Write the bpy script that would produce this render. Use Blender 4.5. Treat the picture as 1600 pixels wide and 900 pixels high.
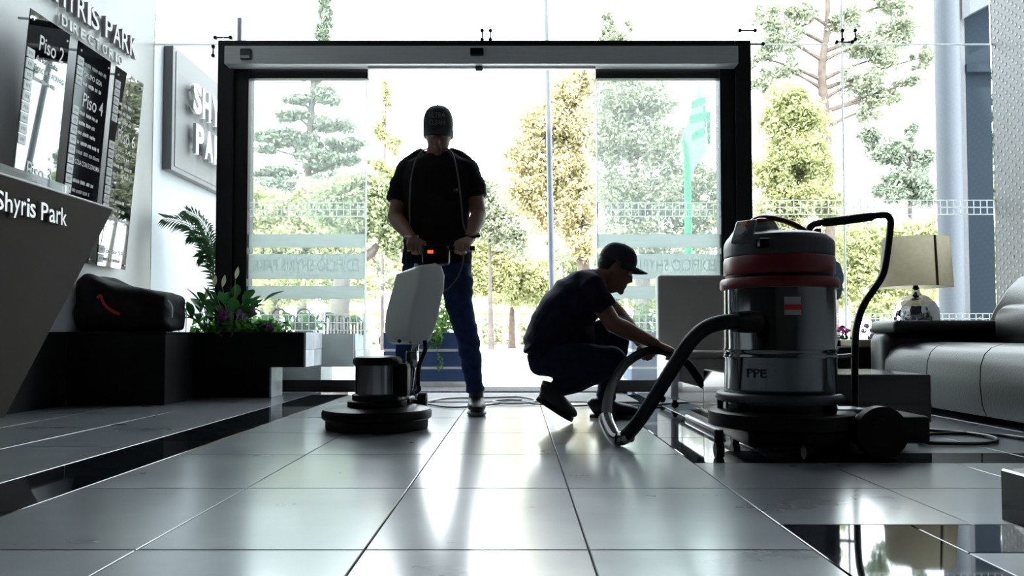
import bpy, bmesh, math, random
import numpy as np
from mathutils import Vector, Matrix, Euler, noise as mnoise

for o in list(bpy.data.objects):
    bpy.data.objects.remove(o)
SC = bpy.context.scene
COL = SC.collection
random.seed(7)
RNG = np.random.default_rng(11)
R = math.radians
PI = math.pi

# ------------------------------------------------------------------ camera
F_PX, CAM_H, PITCH = 1200.0, 0.435, R(2.0)
VPX, HORIZ = 808.0, 525.0
CY = HORIZ - F_PX * math.tan(PITCH)
cam = bpy.data.cameras.new('camera')
cam.sensor_fit = 'HORIZONTAL'
cam.sensor_width = 36.0
cam.lens = 36.0 * F_PX / 1600.0
cam.shift_x = -(VPX - 800.0) / 1600.0
cam.shift_y = (CY - 450.0) / 1600.0
cam.clip_start = 0.02
cam.clip_end = 400
CAM = bpy.data.objects.new('camera', cam)
CAM.location = (0, 0, CAM_H)
CAM.rotation_euler = (PI / 2 + PITCH, 0, 0)
COL.objects.link(CAM)
SC.camera = CAM

# ------------------------------------------------------------------ world, sun, exposure
W = bpy.data.worlds.new('world')
SC.world = W
W.use_nodes = True
bg = W.node_tree.nodes['Background']
bg.inputs['Color'].default_value = (0.865, 0.94, 1.0, 1)
bg.inputs['Strength'].default_value = 7.5
sun = bpy.data.lights.new('sun', 'SUN')
sun.energy = 9.0
sun.angle = R(1.5)
sun.color = (1.0, 0.94, 0.82)
SUN = bpy.data.objects.new('sun', sun)
SUN.rotation_euler = (R(38), 0, R(-28))       # high behind the building, lighting the tree fronts
COL.objects.link(SUN)
vs = SC.view_settings
vs.view_transform = 'Standard'
vs.look = 'None'
vs.exposure = 0.42
vs.gamma = 1.0
vs.use_curve_mapping = False
SC.cycles.use_denoising = True
SC.cycles.max_bounces = 8
SC.cycles.diffuse_bounces = 4
SC.cycles.transparent_max_bounces = 16
SC.cycles.sample_clamp_indirect = 6.0
SC.cycles.caustics_reflective = False
SC.cycles.caustics_refractive = False


def P(px, py, Y):
    """photo pixel -> point at world depth Y"""
    d = Vector(((px - VPX) / F_PX, 0, 0)) + Vector((0, math.cos(PITCH), math.sin(PITCH)))
    d += Vector((0, -math.sin(PITCH), math.cos(PITCH))) * ((CY - py) / F_PX)
    t = Y / d.y
    return Vector((0, 0, CAM_H)) + d * t


def XA(px, Y):
    return P(px, 400, Y).x


def ZA(py, Y):
    return P(808, py, Y).z


# ------------------------------------------------------------------ materials
MATS = {}


def mat(name, col, rough=0.5, metal=0.0, var=0.12, scale=8.0, bump=0.0, bscale=60.0, spec=0.5,
        rvar=0.0, coat=0.0, coatr=0.03, detail=4.0, trans=0.0, objrand=0.0, stretch=None):
    if name in MATS:
        return MATS[name]
    m = bpy.data.materials.new(name)
    m.use_nodes = True
    nt = m.node_tree
    N, L = nt.nodes, nt.links
    b = N['Principled BSDF']
    b.inputs['Roughness'].default_value = rough
    b.inputs['Metallic'].default_value = metal
    b.inputs['Specular IOR Level'].default_value = spec
    b.inputs['Coat Weight'].default_value = coat
    b.inputs['Coat Roughness'].default_value = coatr
    tc = N.new('ShaderNodeTexCoord')
    src = tc.outputs['Object']
    if stretch:
        mp = N.new('ShaderNodeMapping')
        mp.inputs['Scale'].default_value = stretch
        L.new(src, mp.inputs['Vector'])
        src = mp.outputs['Vector']
    if objrand:
        oi = N.new('ShaderNodeObjectInfo')
        ad = N.new('ShaderNodeVectorMath')
        ad.operation = 'MULTIPLY_ADD'
        L.new(oi.outputs['Random'], ad.inputs[0])
        ad.inputs[1].default_value = (37, 53, 11)
        L.new(src, ad.inputs[2])
        src = ad.outputs[0]
    nz = N.new('ShaderNodeTexNoise')
    nz.inputs['Scale'].default_value = scale
    nz.inputs['Detail'].default_value = detail
    L.new(src, nz.inputs['Vector'])
    rp = N.new('ShaderNodeValToRGB')
    c = np.array(col[:3], float)
    lo, hi = np.clip(c * (1 - var), 0, 1), np.clip(c * (1 + var), 0, 1)
    rp.color_ramp.elements[0].position = 0.3
    rp.color_ramp.elements[1].position = 0.7
    rp.color_ramp.elements[0].color = (*lo, 1)
    rp.color_ramp.elements[1].color = (*hi, 1)
    L.new(nz.outputs['Fac'], rp.inputs['Fac'])
    out = rp.outputs['Color']
    if objrand:
        hs = N.new('ShaderNodeHueSaturation')
        mr = N.new('ShaderNodeMapRange')
        mr.inputs['To Min'].default_value = 1 - objrand
        mr.inputs['To Max'].default_value = 1 + objrand
        L.new(oi.outputs['Random'], mr.inputs['Value'])
        L.new(mr.outputs['Result'], hs.inputs['Value'])
        L.new(out, hs.inputs['Color'])
        out = hs.outputs['Color']
    L.new(out, b.inputs['Base Color'])
    if rvar:
        mr = N.new('ShaderNodeMapRange')
        mr.inputs['From Min'].default_value = 0.3
        mr.inputs['From Max'].default_value = 0.7
        mr.inputs['To Min'].default_value = max(0.02, rough - rvar)
        mr.inputs['To Max'].default_value = rough + rvar
        L.new(nz.outputs['Fac'], mr.inputs['Value'])
        L.new(mr.outputs['Result'], b.inputs['Roughness'])
    if bump:
        n2 = N.new('ShaderNodeTexNoise')
        n2.inputs['Scale'].default_value = bscale
        n2.inputs['Detail'].default_value = 3
        L.new(src, n2.inputs['Vector'])
        bp = N.new('ShaderNodeBump')
        bp.inputs['Strength'].default_value = bump
        bp.inputs['Distance'].default_value = 0.01
        L.new(n2.outputs['Fac'], bp.inputs['Height'])
        L.new(bp.outputs['Normal'], b.inputs['Normal'])
    if trans:
        tr = N.new('ShaderNodeBsdfTranslucent')
        L.new(out, tr.inputs['Color'])
        mx = N.new('ShaderNodeMixShader')
        mx.inputs['Fac'].default_value = trans
        L.new(b.outputs['BSDF'], mx.inputs[1])
        L.new(tr.outputs['BSDF'], mx.inputs[2])
        L.new(mx.outputs['Shader'], N['Material Output'].inputs['Surface'])
    MATS[name] = m
    return m


def leaf_mat(name, c0, c1, trans=0.4, rough=0.5):
    if name in MATS:
        return MATS[name]
    m = bpy.data.materials.new(name)
    m.use_nodes = True
    N, L = m.node_tree.nodes, m.node_tree.links
    b = N['Principled BSDF']
    b.inputs['Roughness'].default_value = rough
    b.inputs['Specular IOR Level'].default_value = 0.3
    g = N.new('ShaderNodeNewGeometry')
    rp = N.new('ShaderNodeValToRGB')
    rp.color_ramp.elements[0].color = (*c0, 1)
    rp.color_ramp.elements[1].color = (*c1, 1)
    L.new(g.outputs['Random Per Island'], rp.inputs['Fac'])
    L.new(rp.outputs['Color'], b.inputs['Base Color'])
    tr = N.new('ShaderNodeBsdfTranslucent')
    L.new(rp.outputs['Color'], tr.inputs['Color'])
    mx = N.new('ShaderNodeMixShader')
    mx.inputs['Fac'].default_value = trans
    L.new(b.outputs['BSDF'], mx.inputs[1])
    L.new(tr.outputs['BSDF'], mx.inputs[2])
    L.new(mx.outputs['Shader'], N['Material Output'].inputs['Surface'])
    MATS[name] = m
    return m


def glass_mat(name, tint, haze=0.0, back=0.6, hazecol=(0.9, 0.93, 0.92)):
    if name in MATS:
        return MATS[name]
    m = bpy.data.materials.new(name)
    m.use_nodes = True
    N, L = m.node_tree.nodes, m.node_tree.links
    N.remove(N['Principled BSDF'])
    t = N.new('ShaderNodeBsdfTransparent')
    t.inputs['Color'].default_value = (*tint, 1)
    gl = N.new('ShaderNodeBsdfGlossy')
    gl.inputs['Roughness'].default_value = 0.01
    fr = N.new('ShaderNodeFresnel')
    fr.inputs['IOR'].default_value = 1.3
    mx = N.new('ShaderNodeMixShader')
    L.new(fr.outputs['Fac'], mx.inputs['Fac'])
    L.new(t.outputs['BSDF'], mx.inputs[1])
    L.new(gl.outputs['BSDF'], mx.inputs[2])
    last = mx
    if haze:
        d = N.new('ShaderNodeBsdfDiffuse')
        d.inputs['Color'].default_value = (*hazecol, 1)
        tr = N.new('ShaderNodeBsdfTranslucent')
        tr.inputs['Color'].default_value = (*hazecol, 1)
        m1 = N.new('ShaderNodeMixShader')
        m1.inputs['Fac'].default_value = back
        L.new(d.outputs[0], m1.inputs[1])
        L.new(tr.outputs[0], m1.inputs[2])
        nz = N.new('ShaderNodeTexNoise')
        nz.inputs['Scale'].default_value = 3.0
        mr = N.new('ShaderNodeMapRange')
        mr.inputs['To Min'].default_value = haze * 0.8
        mr.inputs['To Max'].default_value = min(1, haze * 1.2)
        L.new(nz.outputs['Fac'], mr.inputs['Value'])
        m2 = N.new('ShaderNodeMixShader')
        L.new(mr.outputs['Result'], m2.inputs['Fac'])
        L.new(mx.outputs[0], m2.inputs[1])
        L.new(m1.outputs[0], m2.inputs[2])
        last = m2
    L.new(last.outputs[0], N['Material Output'].inputs['Surface'])
    MATS[name] = m
    return m


def emit_mat(name, col, s):
    m = bpy.data.materials.new(name)
    m.use_nodes = True
    b = m.node_tree.nodes['Principled BSDF']
    b.inputs['Base Color'].default_value = (*col, 1)
    b.inputs['Emission Color'].default_value = (*col, 1)
    b.inputs['Emission Strength'].default_value = s
    return m


# ------------------------------------------------------------------ mesh building
ROOT = {}          # object name -> world location subtracted from its parts' vertices


class MB:
    def __init__(self):
        self.v, self.f = [], []

    def add(self, vs, fs):
        n = len(self.v)
        self.v += [tuple(p) for p in vs]
        self.f += [tuple(i + n for i in q) for q in fs]
        return self

    def box(self, x0, x1, y0, y1, z0, z1):
        vs = [(x, y, z) for x in (x0, x1) for y in (y0, y1) for z in (z0, z1)]
        return self.add(vs, [(0, 1, 3, 2), (4, 6, 7, 5), (0, 4, 5, 1), (2, 3, 7, 6), (0, 2, 6, 4), (1, 5, 7, 3)])

    def rbox(self, x0, x1, y0, y1, z0, z1, r=0.01, seg=3, M=None):
        bm = bmesh.new()
        bmesh.ops.create_cube(bm, size=1.0)
        for v in bm.verts:
            v.co = Vector(((x0 + x1) / 2 + v.co.x * (x1 - x0), (y0 + y1) / 2 + v.co.y * (y1 - y0),
                           (z0 + z1) / 2 + v.co.z * (z1 - z0)))
        r = min(r, 0.49 * min(x1 - x0, y1 - y0, z1 - z0))
        bmesh.ops.bevel(bm, geom=bm.edges[:] + bm.verts[:], offset=r, segments=seg, profile=0.5, affect='EDGES')
        bm.verts.index_update()
        vs = [(M @ v.co) if M else v.co.copy() for v in bm.verts]
        fs = [[v.index for v in f.verts] for f in bm.faces]
        bm.free()
        return self.add(vs, fs)

    def prism(self, pts, axis, a0, a1):
        """extrude a 2-D outline along an axis ('x','y','z')"""
        def mk(p, a):
            return {'x': (a, p[0], p[1]), 'y': (p[0], a, p[1]), 'z': (p[0], p[1], a)}[axis]
        n = len(pts)
        vs = [mk(p, a0) for p in pts] + [mk(p, a1) for p in pts]
        fs = [tuple(range(n))[::-1], tuple(range(n, 2 * n))]
        fs += [(i, (i + 1) % n, n + (i + 1) % n, n + i) for i in range(n)]
        return self.add(vs, fs)

    def lathe(self, prof, cx, cy, seg=32, close=False):
        """profile [(r, z)] about a vertical axis"""
        vs, fs = [], []
        k = len(prof)
        for i in range(seg):
            a = 2 * PI * i / seg
            for r, z in prof:
                vs.append((cx + r * math.cos(a), cy + r * math.sin(a), z))
        for i in range(seg):
            j = (i + 1) % seg
            for q in range(k - 1):
                fs.append((i * k + q, j * k + q, j * k + q + 1, i * k + q + 1))
            if close:
                fs.append((i * k + k - 1, j * k + k - 1, j * k, i * k))
        if not close:
            if prof[0][0] > 1e-4:
                fs.append(tuple(i * k for i in range(seg))[::-1])
            if prof[-1][0] > 1e-4:
                fs.append(tuple(i * k + k - 1 for i in range(seg)))
        return self.add(vs, fs)

    def loft(self, rings, seg=14, side=None, cap=True, sq=2.0, tan=None):
        """rings [(pos, ra, rb)]: ellipse ra along 'side', rb across it"""
        pts = [Vector(r[0]) for r in rings]
        vs, fs = [], []
        prev = None
        for i, (p, ra, rb) in enumerate(rings):
            t = (pts[min(i + 1, len(pts) - 1)] - pts[max(i - 1, 0)])
            if t.length < 1e-9:
                t = Vector((0, 0, 1))
            t.normalize()
            if tan is not None:
                t = Vector(tan)
            s = Vector(side) if side is not None else (prev if prev is not None else
                       (Vector((0, 0, 1)) if abs(t.z) < 0.9 else Vector((1, 0, 0))))
            s = s - t * s.dot(t)
            if s.length < 1e-6:
                s = t.orthogonal()
            s.normalize()
            if side is None:
                prev = s
            u = t.cross(s)
            for k in range(seg):
                a = 2 * PI * k / seg
                ca, sa = math.cos(a), math.sin(a)
                if sq != 2.0:
                    ca = math.copysign(abs(ca) ** (2 / sq), ca)
                    sa = math.copysign(abs(sa) ** (2 / sq), sa)
                vs.append(Vector(p) + s * (ra * ca) + u * (rb * sa))
        n = len(rings)
        for i in range(n - 1):
            for k in range(seg):
                k2 = (k + 1) % seg
                fs.append((i * seg + k, i * seg + k2, (i + 1) * seg + k2, (i + 1) * seg + k))
        if cap:
            fs.append(tuple(range(seg))[::-1])
            fs.append(tuple((n - 1) * seg + k for k in range(seg)))
        return self.add(vs, fs)

    def tube(self, pts, r, seg=10, cap=True):
        rr = r if isinstance(r, (list, tuple)) else [r] * len(pts)
        return self.loft([(p, a, a) for p, a in zip(pts, rr)], seg=seg, cap=cap)

    def ball(self, c, rx, ry=None, rz=None, seg=14, rings=9, M=None):
        ry = rx if ry is None else ry
        rz = rx if rz is None else rz
        c = Vector(c)
        vs, fs = [], []
        vs.append(Vector((0, 0, -rz)))
        for i in range(1, rings):
            b = -PI / 2 + PI * i / rings
            for k in range(seg):
                a = 2 * PI * k / seg
                vs.append(Vector((rx * math.cos(b) * math.cos(a), ry * math.cos(b) * math.sin(a), rz * math.sin(b))))
        vs.append(Vector((0, 0, rz)))
        for k in range(seg):
            fs.append((0, 1 + (k + 1) % seg, 1 + k))
            for i in range(rings - 2):
                a, b_ = 1 + i * seg, 1 + (i + 1) * seg
                fs.append((a + k, a + (k + 1) % seg, b_ + (k + 1) % seg, b_ + k))
            a = 1 + (rings - 2) * seg
            fs.append((a + k, a + (k + 1) % seg, len(vs) - 1))
        vs = [((M @ v) if M else v) + c for v in vs]
        return self.add(vs, fs)

    def mesh(self, name, off=(0, 0, 0), smooth=False, angle=None):
        me = bpy.data.meshes.new(name)
        a = np.array(self.v, float) - np.array(off, float)
        me.from_pydata(a.tolist(), [], self.f)
        me.update()
        bm = bmesh.new()
        bm.from_mesh(me)
        bmesh.ops.recalc_face_normals(bm, faces=bm.faces)
        bm.to_mesh(me)
        bm.free()
        if smooth:
            me.polygons.foreach_set('use_smooth', [True] * len(me.polygons))
            if angle:
                me.set_sharp_from_angle(angle=angle)
        return me

    def build(self, name, material, parent=None, smooth=False, angle=R(40), local=False):
        off = (0, 0, 0) if (local or parent is None) else ROOT.get(parent.name, (0, 0, 0))
        me = self.mesh(name, off, smooth, angle)
        return put(name, me, material, parent)


def put(name, me, material, parent=None):
    o = bpy.data.objects.new(name, me)
    COL.objects.link(o)
    if material is not None:
        me.materials.clear()
        me.materials.append(material)
    if parent is not None:
        o.parent = parent
        ROOT[o.name] = ROOT.get(parent.name, (0, 0, 0))
    return o


def tag(o, label=None, cat=None, group=None, kind=None):
    if label:
        o['label'] = label
    if cat:
        o['category'] = cat
    if group:
        o['group'] = group
    if kind:
        o['kind'] = kind
    return o


def thing(name, label, cat, loc=(0, 0, 0), group=None, kind=None):
    o = bpy.data.objects.new(name, None)
    COL.objects.link(o)
    o.location = loc
    o.empty_display_size = 0.1
    ROOT[o.name] = tuple(loc)
    return tag(o, label, cat, group, kind)


def copy_tree(o, parent=None):
    c = o.copy()
    COL.objects.link(c)
    c.parent = parent
    ROOT[c.name] = ROOT.get(o.name, (0, 0, 0))
    for ch in list(o.children):
        copy_tree(ch, c)
    return c


def smoothpath(pts, n=8):
    """Catmull-Rom through points"""
    pts = [Vector(p) for p in pts]
    out = []
    for i in range(len(pts) - 1):
        p0, p1, p2, p3 = pts[max(i - 1, 0)], pts[i], pts[i + 1], pts[min(i + 2, len(pts) - 1)]
        for k in range(n):
            t = k / n
            out.append(0.5 * ((2 * p1) + (p2 - p0) * t + (2 * p0 - 5 * p1 + 4 * p2 - p3) * t * t +
                              (3 * p1 - p0 - 3 * p2 + p3) * t ** 3))
    out.append(pts[-1])
    return out


def fuse(mb, voxel=0.006, smooth=6, wrinkle=0.0, wscale=14.0, seed=0.0):
    """union of the closed pieces of an MB as one continuous surface (mesh data)"""
    me = mb.mesh('tmp')
    ob = bpy.data.objects.new('tmp', me)
    COL.objects.link(ob)
    m = ob.modifiers.new('r', 'REMESH')
    m.mode = 'VOXEL'
    m.voxel_size = voxel
    s = ob.modifiers.new('s', 'SMOOTH')
    s.factor = 0.5
    s.iterations = smooth
    dg = bpy.context.evaluated_depsgraph_get()
    out = bpy.data.meshes.new_from_object(ob.evaluated_get(dg))
    bpy.data.objects.remove(ob)
    if wrinkle:
        n = len(out.vertices)
        co = np.empty(n * 3)
        no = np.empty(n * 3)
        out.vertices.foreach_get('co', co)
        out.vertices.foreach_get('normal', no)
        co, no = co.reshape(-1, 3), no.reshape(-1, 3)
        d = np.array([mnoise.noise(Vector((p[0] * wscale, p[1] * wscale, p[2] * wscale * 2.2 + 6 * p[0] + seed)))
                      for p in co])
        co += no * (d * wrinkle)[:, None]
        out.vertices.foreach_set('co', co.ravel())
    out.polygons.foreach_set('use_smooth', [True] * len(out.polygons))
    out.update()
    return out


def fused(name, mb, material, parent, **k):
    me = fuse(mb, **k)
    off = ROOT.get(parent.name, (0, 0, 0)) if parent else (0, 0, 0)
    me.transform(Matrix.Translation(-Vector(off)))
    return put(name, me, material, parent)


TXT = {}


def text_mesh(s, w, h, depth=0.0, bold=0.0, space=1.0, align='LEFT', mirror=False):
    """letters fitted into a w x h box in the local xy plane, origin at lower left"""
    cu = bpy.data.curves.new('txt', 'FONT')
    cu.body = s
    cu.size = 1.0
    cu.offset = bold
    cu.space_character = space
    cu.resolution_u = 3
    cu.extrude = 0.05 if depth else 0.0
    ob = bpy.data.objects.new('txt', cu)
    COL.objects.link(ob)
    dg = bpy.context.evaluated_depsgraph_get()
    me = bpy.data.meshes.new_from_object(ob.evaluated_get(dg))
    bpy.data.objects.remove(ob)
    n = len(me.vertices)
    co = np.empty(n * 3)
    me.vertices.foreach_get('co', co)
    co = co.reshape(-1, 3)
    lo, hi = co.min(0), co.max(0)
    co[:, 0] = (co[:, 0] - lo[0]) / (hi[0] - lo[0]) * w
    co[:, 1] = (co[:, 1] - lo[1]) / (hi[1] - lo[1]) * h
    if depth:
        co[:, 2] = (co[:, 2] - lo[2]) / (hi[2] - lo[2]) * depth
    if mirror:
        co[:, 0] = w - co[:, 0]
        me.flip_normals()
    me.vertices.foreach_set('co', co.ravel())
    me.update()
    return me


def letters(s, w, h, depth, bold=0.0, space=1.0):
    """each letter as its own mesh with x offset inside a w x h line: [(char, mesh, x)]"""
    out = []
    x = 0.0
    adv = {'I': 0.36, 'i': 0.3, ' ': 0.45, 'r': 0.5, 'y': 0.68, 's': 0.62, 'S': 0.82, 'h': 0.74, 'P': 0.8, 'a': 0.74, 'k': 0.72}
    tot = sum(adv.get(c, 0.86) * space for c in s)
    for c in s:
        a = adv.get(c, 0.86) / tot * w * space
        if c != ' ':
            lw = a * (0.86 / space)
            lh, dy = h, 0.0
            if c in 'ras':
                lh = h * 0.76
            if c == 'y':
                lh, dy = h * 1.0, -h * 0.24
            out.append((c, text_mesh(c, lw, lh, depth, bold), x, dy))
        x += a
    return out


def frame(origin, u, v):
    u, v = Vector(u).normalized(), Vector(v).normalized()
    w = u.cross(v)
    M = Matrix((u, v, w)).transposed().to_4x4()
    M.translation = Vector(origin)
    return M
# ================================================================== materials in use
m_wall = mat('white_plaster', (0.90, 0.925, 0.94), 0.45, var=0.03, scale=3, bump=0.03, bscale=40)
m_dark_room = mat('dark_plaster', (0.02, 0.02, 0.022), 0.7, var=0.1)  # unseen rear walls, toned dark to cut fill light
m_ceiling = mat('ceiling_paint', (0.035, 0.035, 0.04), 0.8, var=0.05)  # out-of-view ceiling, toned dark to cut bounce light
m_tile = mat('grey_porcelain', (0.27, 0.295, 0.32), 0.30, coat=0.9, coatr=0.17, var=0.16, scale=3.0, rvar=0.03, objrand=0.10, detail=8,
             stretch=(1, 1.6, 1), spec=0.55)
m_black_tile = mat('black_polished_granite', (0.012, 0.014, 0.018), 0.035, var=0.3, scale=14, spec=0.6)
m_grout = mat('grout', (0.12, 0.12, 0.12), 0.8)
m_black_metal = mat('black_aluminium', (0.008, 0.008, 0.009), 0.45, var=0.2, spec=0.3)
m_silver = mat('brushed_aluminium', (0.62, 0.62, 0.62), 0.45, 0.2, var=0.06, scale=3, stretch=(1, 30, 30))
m_dgrey = mat('dark_grey_plastic', (0.06, 0.06, 0.065), 0.45)
m_black = mat('black_plastic', (0.004, 0.004, 0.0045), 0.4, spec=0.2)
m_rubber = mat('black_rubber', (0.005, 0.005, 0.0055), 0.55, spec=0.2)
m_glass = glass_mat('clear_glass', (0.97, 0.99, 0.985))
m_leafglass = glass_mat('dusty_door_glass', (0.88, 0.93, 0.92), haze=0.075)
m_frost = glass_mat('frosted_film', (0.9, 0.95, 0.94), haze=0.85, back=0.85, hazecol=(0.62, 0.65, 0.65))
m_frosttext = glass_mat('frosted_film_letters', (0.9, 0.95, 0.94), haze=0.92, back=0.9, hazecol=(0.72, 0.75, 0.75))
m_film = mat('white_film', (0.85, 0.87, 0.87), 0.6, trans=0.8, var=0.02)
m_silicone = mat('clear_silicone', (0.80, 0.83, 0.83), 0.4, var=0.03, trans=0.9)
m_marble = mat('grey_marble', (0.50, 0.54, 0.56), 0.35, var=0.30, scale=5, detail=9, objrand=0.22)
m_shade_stone = mat('black_stone_and_shade', (0.005, 0.006, 0.0065), 0.6, var=0.3, spec=0.15, objrand=0.1)  # near-black puts front shade into the stone colour; also dresses bench and trough
m_soil = mat('soil', (0.03, 0.022, 0.015), 0.9)

XL, XR, YF, ZC, YB = -2.85, 3.72, 5.95, 6.6, -5.0  # unseen ceiling raised to let in more sky light

# ================================================================== room shell
floor = tag(MB().box(XL - 0.2, XR + 0.2, YB, YF + 0.1, -0.12, -0.012).build('floor', m_grout), kind='structure')

TILES = {}


def tile(x0, x1, y0, y1, material, name):
    w, d = round(x1 - x0 - 0.004, 4), round(y1 - y0 - 0.004, 4)
    if w < 0.01 or d < 0.01:
        return
    key = (w, d, material.name)
    if key not in TILES:
        b = MB()
        c, h = 0.0015, 0.012
        vs = [(-w / 2, -d / 2, -h), (w / 2, -d / 2, -h), (w / 2, d / 2, -h), (-w / 2, d / 2, -h),
              (-w / 2, -d / 2, -c), (w / 2, -d / 2, -c), (w / 2, d / 2, -c), (-w / 2, d / 2, -c),
              (-w / 2 + c, -d / 2 + c, 0), (w / 2 - c, -d / 2 + c, 0), (w / 2 - c, d / 2 - c, 0), (-w / 2 + c, d / 2 - c, 0)]
        fs = [(0, 1, 5, 4), (1, 2, 6, 5), (2, 3, 7, 6), (3, 0, 4, 7), (4, 5, 9, 8), (5, 6, 10, 9), (6, 7, 11, 10),
              (7, 4, 8, 11), (8, 9, 10, 11), (3, 2, 1, 0)]
        me = b.add(vs, fs).mesh(name)
        me.materials.append(material)
        TILES[key] = me
    o = bpy.data.objects.new(name, TILES[key])
    COL.objects.link(o)
    o.parent = floor
    o.location = ((x0 + x1) / 2, (y0 + y1) / 2, 0)


LROW = 0.63
ROWS = [2.21 + LROW * k for k in range(-4, 7)]
ROWS[-1] = YF
MAINX = [-1.246, -0.775, -0.311, 0.146, 0.6055]
for a, b in zip(ROWS[:-1], ROWS[1:]):
    for c, d in zip(MAINX[:-1], MAINX[1:]):
        tile(c, d, a, b, m_tile, 'floor_tile')
    for c, d in ((-2.85, -2.45), (-2.45, -1.988), (-1.988, -1.528)):
        tile(c, d, a + 0.21, min(b + 0.21, YF), m_tile, 'floor_tile')
    tile(-1.528, -1.246, a + 0.33, min(b + 0.33, YF), m_black_tile, 'border_tile')
# right part: two rectangles framed by polished black strips
bx0, bx1 = 0.6055, 0.905
cols = [0.905 + 0.46 * k for k in range(7)]
cols[-1] = XR
for k in range(7):                                   # matte corridor between the two frames
    c0 = 0.6055 + 0.447 * k
    c1 = min(c0 + 0.447, XR)
    tile(c0, c1, 1.788, 2.21, m_tile, 'floor_tile')
    tile(c0, c1, 2.21, 2.65, m_tile, 'floor_tile')
ys = [2.65 + 0.66 * k for k in range(6)]
ys[-1] = YF
for a, b in zip(ys[:-1], ys[1:]):
    tile(bx0, bx1, a, b, m_black_tile, 'border_tile')
for c, d in zip(cols[:-1], cols[1:]):
    tile(c, d, 2.65, 2.87, m_black_tile, 'border_tile')
    yy = [2.87 + 0.62 * k for k in range(6)]
    yy[-1] = YF
    for a, b in zip(yy[:-1], yy[1:]):
        tile(c, d, a, b, m_tile, 'floor_tile')
    tile(c, d, 1.558, 1.788, m_black_tile, 'border_tile')
    for a, b in ((0.93, 1.558), (0.30, 0.93), (-0.33, 0.30)):
        tile(c, d, a, b, m_tile, 'floor_tile')
for a, b in ((1.128, 1.788), (0.468, 1.128), (-0.33, 0.468)):
    tile(bx0, bx1, a, b, m_black_tile, 'border_tile')

tag(MB().box(XL - 0.2, XR + 0.2, YB, YF + 0.3, ZC, ZC + 0.2).build('ceiling', m_ceiling), kind='structure')
tag(MB().box(XL - 0.2, XL, 2.2, YF + 0.006, -0.12, 6.8).build('wall_left', m_wall), kind='structure')
tag(MB().box(XL - 0.2, XL, YF + 0.006, 7.72, -0.12, 6.8).build('wall_outside', mat('dimmed_wall_white', (0.40, 0.43, 0.46), 0.7, var=0.04, scale=3)), kind='structure')  # white wall carried on outside, colour darkened to hold down the daylight
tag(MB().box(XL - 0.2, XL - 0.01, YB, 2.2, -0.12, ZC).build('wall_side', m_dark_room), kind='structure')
tag(MB().box(XL - 0.2, XR + 0.2, YB - 0.15, YB, -0.1, ZC).build('wall_back', m_dark_room), kind='structure')

tag(MB().box(XL, XL + 0.02, 2.2, 4.83, 0, 0.46).build('recess_shade_panel_1', m_shade_stone), kind='structure')  # added black panel standing in for the dark of a recess

# right wall: grey panelling with rows of small raised studs
m_stud = bpy.data.materials.new('studded_grey_panel')
m_stud.use_nodes = True
N, L = m_stud.node_tree.nodes, m_stud.node_tree.links
b = N['Principled BSDF']
b.inputs['Roughness'].default_value = 0.42
tc = N.new('ShaderNodeTexCoord')
sx = N.new('ShaderNodeSeparateXYZ')
L.new(tc.outputs['Object'], sx.inputs[0])


def math_node(op, a, bb=None):
    n = N.new('ShaderNodeMath')
    n.operation = op
    for i, q in enumerate((a, bb)):
        if q is None:
            continue
        if isinstance(q, (int, float)):
            n.inputs[i].default_value = q
        else:
            L.new(q, n.inputs[i])
    return n.outputs[0]


row = math_node('MULTIPLY', sx.outputs['Z'], 1 / 0.036)
rfl = math_node('FLOOR', row)
off = math_node('MULTIPLY', math_node('MODULO', rfl, 2.0), 0.5)
ucol = math_node('ADD', math_node('MULTIPLY', sx.outputs['Y'], 1 / 0.085), off)
fu = math_node('MULTIPLY', math_node('SUBTRACT', math_node('FRACT', ucol), 0.5), 0.085)
fv = math_node('MULTIPLY', math_node('SUBTRACT', math_node('FRACT', row), 0.5), 0.036)
dist = math_node('SQRT', math_node('ADD', math_node('MULTIPLY', fu, fu), math_node('MULTIPLY', fv, fv)))
mr = N.new('ShaderNodeMapRange')
mr.interpolation_type = 'SMOOTHSTEP'
mr.inputs['From Min'].default_value = 0.016
mr.inputs['From Max'].default_value = 0.006
L.new(dist, mr.inputs['Value'])
cr = N.new('ShaderNodeValToRGB')
cr.color_ramp.elements[0].color = (0.27, 0.27, 0.29, 1)
cr.color_ramp.elements[1].color = (0.62, 0.62, 0.64, 1)
L.new(mr.outputs['Result'], cr.inputs['Fac'])
L.new(cr.outputs['Color'], b.inputs['Base Color'])
bp = N.new('ShaderNodeBump')
bp.inputs['Strength'].default_value = 0.7
bp.inputs['Distance'].default_value = 0.008
L.new(mr.outputs['Result'], bp.inputs['Height'])
L.new(bp.outputs['Normal'], b.inputs['Normal'])
tag(MB().box(XR, XR + 0.2, YB, YF - 0.002, -0.12, ZC).build('wall_right', m_stud), kind='structure')

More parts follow.
